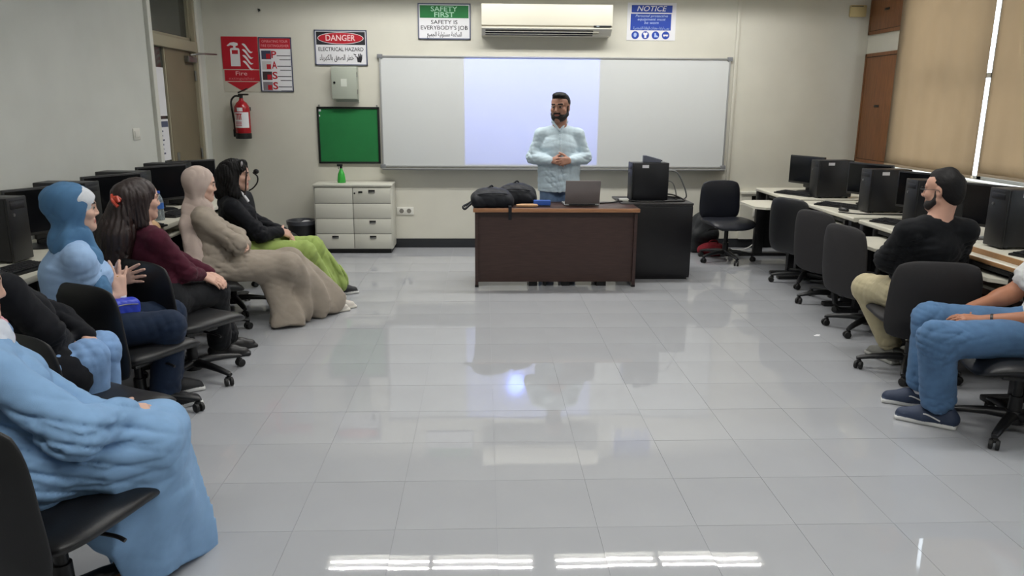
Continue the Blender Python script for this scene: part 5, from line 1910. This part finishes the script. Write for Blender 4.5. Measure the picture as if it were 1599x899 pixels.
BH = mat('long_brown_hair', (36, 21, 19), .42, var=.35, vscale=30, bump=.6, bscale=120, stretch=(6, 6, .5))
f1 = wrinkle(.006, .05, 63, aniso=(0, 0, 1))


def strands(q):
    Q = (q - c) @ Rh.T
    a = np.arctan2(Q[:, 0], -Q[:, 1] - .02)
    return f1(q) + .0035 * np.sin(a * 34 + 5 * np.sin(Q[:, 2] * 9)) * np.clip(.6 - Q[:, 2] * 5, 0, 1)


soft('hair', P, .0055, BH, p, strands, .010)
L0 = np.array(p.location)
MB().sph(H(.060, -.138, .010) - L0, .024, (1.3, .8, .8), 14).tube([H(.03, -.155, .03) - L0, H(.06, -.160, .0) - L0, H(.085, -.14, -.03) - L0], .010).tube([H(.07, -.14, .025) - L0, H(.09, -.135, -.005) - L0], .009).build('hair_clip', mat('coral_clip', (190, 70, 50), .35), p)
MB().tube([H(.05, .02, -.165) - L0, H(.085, .05, -.20) - L0, H(.05, .11, -.24) - L0], .004).build('necklace', mat('gold', (190, 150, 80), .3, metal=1), p)

# ---- 5: woman in blue headscarf, pale blue T-shirt, dark jeans
J = joints((.80, .60), bust=.3, head=V(-2.045, 3.91, 1.108), hf=V(.90, .43, -.04), neck=V(-2.075, 3.89, .955), pel=V(-2.06, 3.86, .495), shw=.185, chest=V(-2.06, 3.89, .785), belly=V(-2.035, 3.90, .61),
           elR=V(-1.995, 3.83, .665), wrR=V(-1.885, 3.94, .650), elL=V(-2.02, 4.16, .67), wrL=V(-1.985, 4.08, .70),
           knR=V(-1.655, 3.95, .487), knL=V(-1.755, 4.22, .475), anR=V(-1.735, 4.00, .10), anL=V(-1.80, 4.22, .10), toeR=V(-1.60, 4.08, .03), toeL=V(-1.66, 4.30, .03))
p = person('woman in a blue headscarf and pale blue T-shirt with raised hands', -2.05, 3.88)
hs = [((J['wrR'], V(-.10, .12, .97), V(-.75, .60, .05), V(-.55, -.75, .1)), dict(curl=.08, spread=.50, thumb=(.5, .75, .4), s=1.12)), ((J['wrL'], V(.82, .10, .22), V(.1, -.9, -.1), V(-.1, .0, .95)), dict(curl=.12, spread=.26, s=1.1))]
bd, Rh = body(p, J, SK_F, .005, True, .96, hs)
LB = cloth('pale_blue_cotton', (152, 182, 220), .85, var=.04, vscale=10)
P = torso_prims(J, .024) + [rc(J['shR'], J['elR'] * .85 + J['shR'] * .15, .064, .074, .04), rc(J['shL'], J['elL'] * .85 + J['shL'] * .15, .064, .072, .04), rc(J['chest'] - J['fwd'] * .06, J['belly'] - J['fwd'] * .07, .115, .125, .06, wide=(J['right'], 1.2)), neck_cut(J, .06)]
soft('t_shirt', P, .008, LB, p, arm_creases(J, .0055, 71, [(J['shR'] - V(0, 0, .08), .12), (J['belly'], .12)]), .012)
NV = cloth('dark_indigo_jeans', (24, 38, 60), .85, var=.15, vscale=14)
soft('trousers', trousers(J, (.102, .080, .078)), .008, NV, p, leg_creases(J, .010, 72), .010)
for q in 'RL':
    d = nrm((J['toe' + q] - J['an' + q]) * V(1, 1, 0))
    b = J['an' + q] * V(1, 1, 0)
    shoe(p, b - d * .07, b + d * .19, .95, .075, mat('black_canvas_shoe', (22, 23, 27), .7), M_SOLEW)
HBL = cloth('denim_blue_headscarf', (76, 116, 154), .85, var=.08, vscale=10)
n_ = J['neck']
tail = [rc(n_ + V(.02, -.01, -.01), n_ + V(.08, -.01, -.09), .084, .062, .05), rc(n_ + V(-.01, -.05, .0), n_ + V(.02, -.08, -.05), .060, .050, .05), rc(n_ + V(.09, -.03, -.09), n_ + V(.160, -.085, -.24), .050, .044, .04), rc(n_ + V(.160, -.085, -.24), n_ + V(.175, -.085, -.36), .044, .038, .04)]
headscarf(p, J, Rh, HBL, .98, tail, .012, .006, 73, dep=.084, front=.050, open_=-.018)
c = J['head']
H = lambda x, y, z: c + Rh.T @ V(x, y, z)
P = [ell(H(0, -.014, .034), Rh, V(.0805, .1015, .0915), .02), ell(H(0, .012, .044), Rh, V(.0755, .085, .065), .02), ell(H(0, .010, -.02), Rh, V(.070, .062, .06), .03), half(H(0, .92 * .065, -.38 * .065), Rh.T @ V(0, .92, -.38), k=.004)]
soft('under_scarf', P, .005, cloth('white_cap', (206, 210, 216), .8), p)
L0 = np.array(p.location)
MB().cyl(J['wrR'] + V(0, 0, -.035) - L0, J['wrR'] + V(0, 0, .005) - L0, .031, .028, n=20).build('white_cuff', M_PAPER, p)
MB().lathe([(.0092, -.002), (.0112, -.002), (.0112, .002), (.0092, .002)], J['wrR'] + V(-.013, .008, .105) - L0, 18).build('ring', MATS['gold'], p)
sn = nrm(J['right'] * .80 + V(0, 0, .60))
so = J['neck'] + J['right'] * .075 - V(0, 0, .05)
soft('bag_strap', torso_prims(J, .0325) + [half(so + sn * .013, sn, k=.003), half(so - sn * .013, -sn, k=.003), half(J['neck'] + J['fwd'] * .01, J['fwd'], k=.003), half(J['neck'] - V(0, 0, .16), (0, 0, -1), k=.003)], .006, mat('navy_strap', (30, 50, 120), .6), p)
t = thing('pouch', 'small bright blue pouch on the lap of the woman in the blue headscarf', 'pouch', (-1.86, 3.93, .575))
C = V(-1.855, 3.90, .60)
R5 = frame((.8, .6, 0))
soft('body', [rbox(C, R5, V(.045, .075, .048), .03, .02)], .006, mat('royal_blue_nylon', (38, 62, 186), .4, bump=.1, bscale=300), t, wrinkle(.004, .06, 6), .004)
MB().tube([R5.T @ V(.047, -.06, .02) + (C - np.array(t.location)), R5.T @ V(.049, .0, .026) + (C - np.array(t.location)), R5.T @ V(.047, .06, .02) + (C - np.array(t.location))], .003).build('zip', M_STEEL, t)

# ---- 6: person in black with pale jeans, mostly hidden
J = joints((.80, .60), head=V(-2.16, 3.22, 1.04), hf=V(.8, .55, -.1), neck=V(-2.07, 3.20, .925), pel=V(-1.92, 3.17, .49), shw=.175, chest=V(-2.00, 3.21, .77), belly=V(-1.93, 3.20, .60),
           shR=V(-1.92, 3.08, .89), elR=V(-1.80, 3.10, .715), wrR=V(-1.86, 3.32, .60), elL=V(-1.95, 3.48, .66), wrL=V(-1.80, 3.40, .60),
           knR=V(-1.715, 3.24, .550), knL=V(-1.77, 3.46, .52), anR=V(-1.76, 3.28, .10), anL=V(-1.82, 3.50, .10), toeR=V(-1.63, 3.38, .03), toeL=V(-1.68, 3.58, .03))
p = person('person in a black long sleeved top and pale blue jeans, head outside the picture', -1.95, 3.2)
hs = [((J['wrR'], V(.4, .7, -.3), V(-.4, .2, -.7), V(-.3, .5, .4)), dict(curl=.5)), ((J['wrL'], V(.5, -.5, -.2), V(-.3, -.2, -.8), V(.4, .4, .5)), dict(curl=.5))]
bd, Rh = body(p, J, SK_F2, .007, True, .96, hs)
P = torso_prims(J, .018) + sleeve(J, 'R', (.066, .060, .046), .97) + sleeve(J, 'L', (.062, .058, .046), .97) + [neck_cut(J, .06), rc(J['pel'] + J['fwd'] * .10 + J['right'] * .08, J['hipR'] * .45 + J['knR'] * .55 + V(-.03, -.03, -.10), .12, .10, .05)]
soft('top', P, .008, BK, p, arm_creases(J, .012, 81), .012)
PJ = cloth('pale_blue_jeans', (124, 158, 202), .85, var=.12, vscale=16)
soft('trousers', trousers(J, (.104, .078, .076)), .008, PJ, p, leg_creases(J, .009, 82), .009)
c = J['head']
soft('hair', [ell(c + Rh.T @ V(0, -.02, .036), Rh, V(.084, .106, .094), .03), rc(c + Rh.T @ V(0, -.06, 0), c + Rh.T @ V(0, -.08, -.14), .07, .06, .04), ell(c + Rh.T @ V(0, .112, -.02), Rh, V(.06, .075, .1), .015, 's')], .008, HB, p, wrinkle(.006, .05, 83), .006)
for q in 'RL':
    d = nrm((J['toe' + q] - J['an' + q]) * V(1, 1, 0))
    b = J['an' + q] * V(1, 1, 0)
    shoe(p, b - d * .07, b + d * .19, .95, .075, MATS['black_canvas_shoe'], M_SOLEW, .006)

# ---- 7: woman in denim dress and floral scarf, nearest left
J = joints((.86, .51), bust=.3, head=V(-1.565, 2.31, 1.085), hf=V(.86, .48, -.1), neck=V(-1.55, 2.30, .935), pel=V(-1.43, 2.30, .52), shw=.165, chest=V(-1.52, 2.32, .78), belly=V(-1.45, 2.33, .62),
           shR=V(-1.415, 2.17, .855), elR=V(-1.225, 2.19, .665), wrR=V(-1.175, 2.37, .650), elL=V(-1.36, 2.50, .58), wrL=V(-1.20, 2.52, .56),
           knR=V(-1.105, 2.40, .540), knL=V(-1.13, 2.54, .53), anR=V(-1.23, 2.46, .10), anL=V(-1.22, 2.60, .10), toeR=V(-1.13, 2.54, .03), toeL=V(-1.12, 2.68, .03))
p = person('woman in a long light denim dress and floral scarf, nearest on the left', -1.4, 2.3)
hs = [((J['wrR'], V(.5, .6, -.2), V(-.4, .3, -.8), V(-.4, .5, .3)), dict(curl=.5)), ((J['wrL'], V(.6, -.4, -.2), V(-.2, -.2, -.9), V(.3, .5, .4)), dict(curl=.5))]
bd, Rh = body(p, J, SK_F, .006, True, .96, hs)
DN = cloth('light_denim', (128, 164, 203), .85, var=.07, vscale=9, bump=.35, bscale=600)
P = torso_prims(J, .020) + [rc(J['shR'], J['elR'], .062, .078, .03), rc(J['elR'], J['wrR'] - (J['wrR'] - J['elR']) * .12, .076, .056, .03), rc(J['wrR'] - (J['wrR'] - J['elR']) * .12, J['wrR'] + (J['wrR'] - J['elR']) * .12, .046, .044, .02)] + sleeve(J, 'L', (.060, .07, .046), .97)
kn = (J['knR'] + J['knL']) / 2
P += [rc(J['hipR'], J['knR'], .104, .086, .05), rc(J['hipL'], J['knL'], .104, .086, .05), rc(J['pel'], J['belly'], .112, .10, .06, wide=(J['right'], 1.3)),
      rc(J['knR'] + V(.0, 0, 0), V(-1.17, 2.44, .03), .086, .095, .05), rc(J['knL'], V(-1.15, 2.66, .03), .084, .095, .05), rc(kn, V(-1.16, 2.56, .03), .086, .12, .05), rc(V(-1.12, 2.48, .30), V(-1.16, 2.66, .0), .085, .11, .06),
      rc(J['hipR'] * .35 + J['knR'] * .65 + V(0, 0, -.03), V(-1.24, 2.34, .25), .07, .08, .07), rc(V(-1.23, 2.38, .28), V(-1.18, 2.44, .10), .08, .09, .06),
      half((-1.14, 2.6, .030), (-.22, -.05, -.95), k=.008), neck_cut(J, .06)]
ax = nrm(V(.03, .10, -.45))
sd = nrm(V(.51, -.86, 0))


def dfold(P_):
    q = P_ - kn
    t_ = np.clip(-q[:, 2] / .45, -.3, 1.1)
    s_ = q @ sd
    u_ = q @ V(.86, .51, 0)
    ph_ = s_ * 17 + u_ * 15 + .9 * np.sin(q[:, 2] * 5 + u_ * 6) + .8 * np.sin(s_ * 9 + 1)
    return -.036 * (1 - np.abs(np.sin(ph_))) ** 1.6 * np.clip(t_ + .10, 0, 1) + .010 * np.clip(t_, 0, 1)


w1a = wrinkle(.018, .10, 91, n=3, aniso=(.75, .40, -.35), focus=[(J['elR'], .20), (J['belly'], .2), (J['hipR'], .2)], base=.12)
w1b = arm_creases(J, .006, 94, [(J['hipR'], .12)])
w1 = lambda q: w1a(q) + w1b(q)
soft('dress', P, .007, DN, p, lambda q: w1(q) + dfold(q), .055)
# printed scarf
FS = mat('floral_scarf', (206, 210, 222), .85, bump=.2, bscale=500)
nt = FS.node_tree
tcn = nt.nodes.new('ShaderNodeTexCoord')
vo = nt.nodes.new('ShaderNodeTexVoronoi')
vo.inputs['Scale'].default_value = 13
nt.links.new(tcn.outputs['Object'], vo.inputs['Vector'])
lt = nt.nodes.new('ShaderNodeMath')
lt.operation = 'LESS_THAN'
lt.inputs[1].default_value = .34
nt.links.new(vo.outputs['Distance'], lt.inputs[0])
rp = nt.nodes.new('ShaderNodeValToRGB')
sp = nt.nodes.new('ShaderNodeSeparateColor')
nt.links.new(vo.outputs['Color'], sp.inputs[0])
nt.links.new(sp.outputs[0], rp.inputs[0])
rp.color_ramp.interpolation = 'CONSTANT'
rp.color_ramp.elements[0].color = (*lin((120, 150, 190)), 1)
rp.color_ramp.elements[1].position = .45
rp.color_ramp.elements[1].color = (*lin((226, 170, 150)), 1)
e_ = rp.color_ramp.elements.new(.75)
e_.color = (*lin((206, 150, 160)), 1)
mx = nt.nodes.new('ShaderNodeMix')
mx.data_type = 'RGBA'
mx.inputs[6].default_value = (*lin((206, 212, 224)), 1)
nt.links.new(lt.outputs[0], mx.inputs[0])
nt.links.new(rp.outputs[0], mx.inputs[7])
nt.links.new(mx.outputs[2], nt.nodes['Principled BSDF'].inputs['Base Color'])
n_ = J['neck']
tail = [rc(n_ + V(.0, .0, -.02), n_ + V(.06, -.06, -.09), .095, .07, .05), rc(n_ + V(.045, -.11, -.07), n_ + V(.06, -.13, -.30), .050, .045, .04), rc(n_ + V(-.04, -.03, .0), n_ + V(-.08, -.05, -.08), .08, .07, .05)]
headscarf(p, J, Rh, FS, .98, tail, .0, .006, 93)
for q in 'RL':
    d = nrm((J['toe' + q] - J['an' + q]) * V(1, 1, 0))
    b = J['an' + q] * V(1, 1, 0)
    shoe(p, b - d * .07, b + d * .19, .9, .05, mat('brown_leather_shoe', (112, 78, 54), .5), mat('cream_sole_2', (200, 196, 184), .5))

# ---- 8: man in black T-shirt seen from behind, glasses
J = joints((-.12, .99), head=V(2.700, 4.44, 1.150), hf=V(-.62, .78, -.06), neck=V(2.685, 4.42, 1.000), pel=V(2.68, 4.52, .505), shw=.20, chest=V(2.68, 4.46, .82), belly=V(2.68, 4.50, .64),
           elL=V(2.490, 4.58, .715), wrL=V(2.60, 4.72, .66), elR=V(2.915, 4.58, .70), wrR=V(2.78, 4.74, .68),
           knL=V(2.52, 4.84, .47), knR=V(2.90, 4.92, .47), anL=V(2.66, 4.72, .12), anR=V(2.84, 4.70, .10), toeL=V(2.63, 4.86, .03), toeR=V(2.84, 4.86, .03))
p = person('man in a black T-shirt and glasses seen from behind on the right', 2.72, 4.45)
hs = [((J['wrL'], V(.75, .35, .1), V(.1, -.9, -.2), V(0, .1, .9)), dict(curl=.6)), ((J['wrR'], V(-.8, .1, .1), V(.1, -.9, -.2), V(0, .1, .9)), dict(curl=.6))]
bd, Rh = body(p, J, ('light', (196, 152, 132)), .0055, False, 1.0, hs, (160, 96, 84), (24, 18, 16))
TB = cloth('black_t_shirt', (13, 15, 19), .88, var=.06, bump=.2)
P = torso_prims(J, .018, False) + [rc(J['shL'] * .92 + J['elL'] * .08, J['elL'], .062, .068, .06), rc(J['shR'] * .92 + J['elR'] * .08, J['elR'], .062, .068, .06), rc(J['elL'], J['elL'] * .82 + J['wrL'] * .18, .068, .060, .03), rc(J['elR'], J['elR'] * .82 + J['wrR'] * .18, .068, .060, .03),
                                 neck_cut(J, .068)]
soft('t_shirt', P, .008, TB, p, arm_creases(J, .010, 101, [(J['belly'], .14), (J['shR'] - V(0, 0, .1), .1), (J['shL'] - V(0, 0, .1), .1)]), .010)
KH = cloth('khaki_cotton', (176, 166, 136), .85, var=.05, vscale=12)
soft('trousers', trousers(J, (.112, .088, .072)), .008, KH, p, leg_creases(J, .013, 102), .013)
for q in 'RL':
    d = nrm((J['toe' + q] - J['an' + q]) * V(1, 1, 0))
    b = J['an' + q] * V(1, 1, 0)
    shoe(p, b - d * .08, b + d * .20, 1.05, .085, mat('grey_sneaker', (106, 106, 100), .7), mat('pale_grey_sole', (170, 170, 164), .6))
c = J['head']
H = lambda x, y, z: c + Rh.T @ V(x, y, z)
P = [ell(H(0, -.018, .036), Rh, V(.080, .103, .091), .03), ell(H(0, -.045, -.03), Rh, V(.070, .068, .066), .04), rc(H(0, .04, .095), H(0, -.03, .105), .03, .035, .03),
     half(H(0, .070, .075), Rh.T @ V(0, .75, -.66), k=.012), half(H(0, -.05, -.078), Rh.T @ V(0, .15, -.98), k=.012),
     ell(H(.080, .012, -.012), Rh, V(.032, .030, .050), .01, 's'), ell(H(-.080, .012, -.012), Rh, V(.032, .030, .050), .01, 's'), ell(H(0, .10, -.03), Rh, V(.09, .07, .09), .012, 's')]
soft('hair', P, .006, HB, p, wrinkle(.003, .03, 103), .003)
P = [ell(H(0, .034, -.076), Rh, V(.067, .062, .042), .02), rc(H(-.060, .014, -.058), H(-.030, .062, -.086), .018, .02, .02), rc(H(.060, .014, -.058), H(.030, .062, -.086), .018, .02, .02), rc(H(-.058, .012, -.05), H(-.068, .010, .005), .017, .009, .02), rc(H(.058, .012, -.05), H(.068, .010, .005), .017, .009, .02), ell(H(0, .100, -.058), Rh, V(.03, .03, .013), .008, 's')]
soft('beard', P, .0055, MATS['black_beard'], p, wrinkle(.002, .02, 104), .002)
L0 = np.array(p.location)
m = MB()
for sx in (-1, 1):
    m.tube([H(sx * .030 + .024 * math.cos(a), .106, .008 + .019 * math.sin(a)) - L0 for a in np.linspace(0, 2 * PI, 12)], .0016, 6)
    m.tube([H(sx * .055, .104, .014) - L0, H(sx * .076, .07, .014) - L0, H(sx * .083, .0, .012) - L0, H(sx * .084, -.015, -.002) - L0], .0018, 6)
m.tube([H(-.008, .108, .012) - L0, H(.008, .108, .012) - L0], .0016, 6)
m.build('glasses', M_BLACKM, p)

# ---- 9: man in jeans and white T-shirt cut by the right edge
J = joints((-.98, .18), head=V(3.05, 3.68, 1.16), hf=V(-.8, .6, -.05), neck=V(3.03, 3.68, 1.02), pel=V(2.88, 3.68, .50), shw=.19, chest=V(2.99, 3.68, .82), belly=V(2.935, 3.68, .63),
           elL=V(2.80, 3.50, .640), wrL=V(2.555, 3.70, .570), elR=V(2.88, 3.98, .64), wrR=V(2.64, 3.94, .575),
           knL=V(2.27, 3.61, .500), knR=V(2.46, 4.00, .495), anL=V(2.38, 3.70, .11), anR=V(2.44, 3.96, .11), toeL=V(2.235, 3.80, .03), toeR=V(2.28, 4.04, .03))
p = person('man in blue jeans and a white T-shirt cut off by the right picture edge', 2.8, 3.68)
hs = [((J['wrL'], V(-.80, .40, .05), V(.05, .15, -.98), V(.2, .85, .1)), dict(curl=.25, spread=.15)), ((J['wrR'], V(-.6, -.5, -.1), V(0, 0, -1), V(.3, -.6, .2)), dict(curl=.4))]
bd, Rh = body(p, J, SK_T, .0055, False, 1.0, hs, (150, 90, 80), (24, 18, 16), arms_r=(.054, .046, .030))
P = torso_prims(J, .022, False) + [rc(J['shL'], J['elL'] * .65 + J['shL'] * .35, .078, .082, .04), rc(J['shR'], J['elR'] * .65 + J['shR'] * .35, .078, .082, .04), rc(J['belly'], J['pel'] + V(0, 0, -.02), .12, .130, .05, wide=(J['right'], 1.4)), neck_cut(J, .068)]
soft('t_shirt', P, .008, cloth('white_t_shirt', (214, 214, 214), .85), p, arm_creases(J, .010, 111, [(J['belly'], .15)]), .010)
JB = cloth('mid_blue_jeans', (78, 110, 146), .85, var=.16, vscale=12)
soft('trousers', trousers(J, (.110, .090, .085), .05), .007, JB, p, leg_creases(J, .014, 112), .014)
for q in 'RL':
    d = nrm((J['toe' + q] - J['an' + q]) * V(1, 1, 0))
    b = J['an' + q] * V(1, 1, 0)
    s_ = shoe(p, b - d * .10, b + d * .20, 1.12, .085, mat('navy_sneaker', (40, 52, 76), .65), M_SOLEW)
    rr = np.cross(d, V(0, 0, 1))
    for sg in (-1, 1):
        MB().tube([b + rr * sg * .046 - d * .02 + V(0, 0, .04) - np.array(p.location), b + rr * sg * .048 + d * .05 + V(0, 0, .065) - np.array(p.location), b + rr * sg * .040 + d * .09 + V(0, 0, .045) - np.array(p.location)], .004).build('shoe_stripe', M_SOLEW, s_)
    MB().cyl(J['an' + q] + V(0, 0, -.03) - np.array(p.location), J['an' + q] + V(0, 0, .06) - np.array(p.location), .045, .048, n=20).build('sock', M_PAPER, p)
c = J['head']
soft('hair', [ell(c + Rh.T @ V(0, -.02, .036), Rh, V(.084, .106, .094), .03), half(c + Rh.T @ V(0, .066, .072), Rh.T @ V(0, .72, -.70), k=.012), half(c + Rh.T @ V(0, -.03, -.06), Rh.T @ V(0, .3, -.94), k=.01), ell(c + Rh.T @ V(0, .11, -.02), Rh, V(.08, .075, .09), .015, 's')], .008, HB, p)
MB().cyl(J['wrL'] + (J['elL'] - J['wrL']) * .10 - np.array(p.location), J['wrL'] + (J['elL'] - J['wrL']) * .14 - np.array(p.location), .034, n=20).build('wristband', M_BLACKP, p)
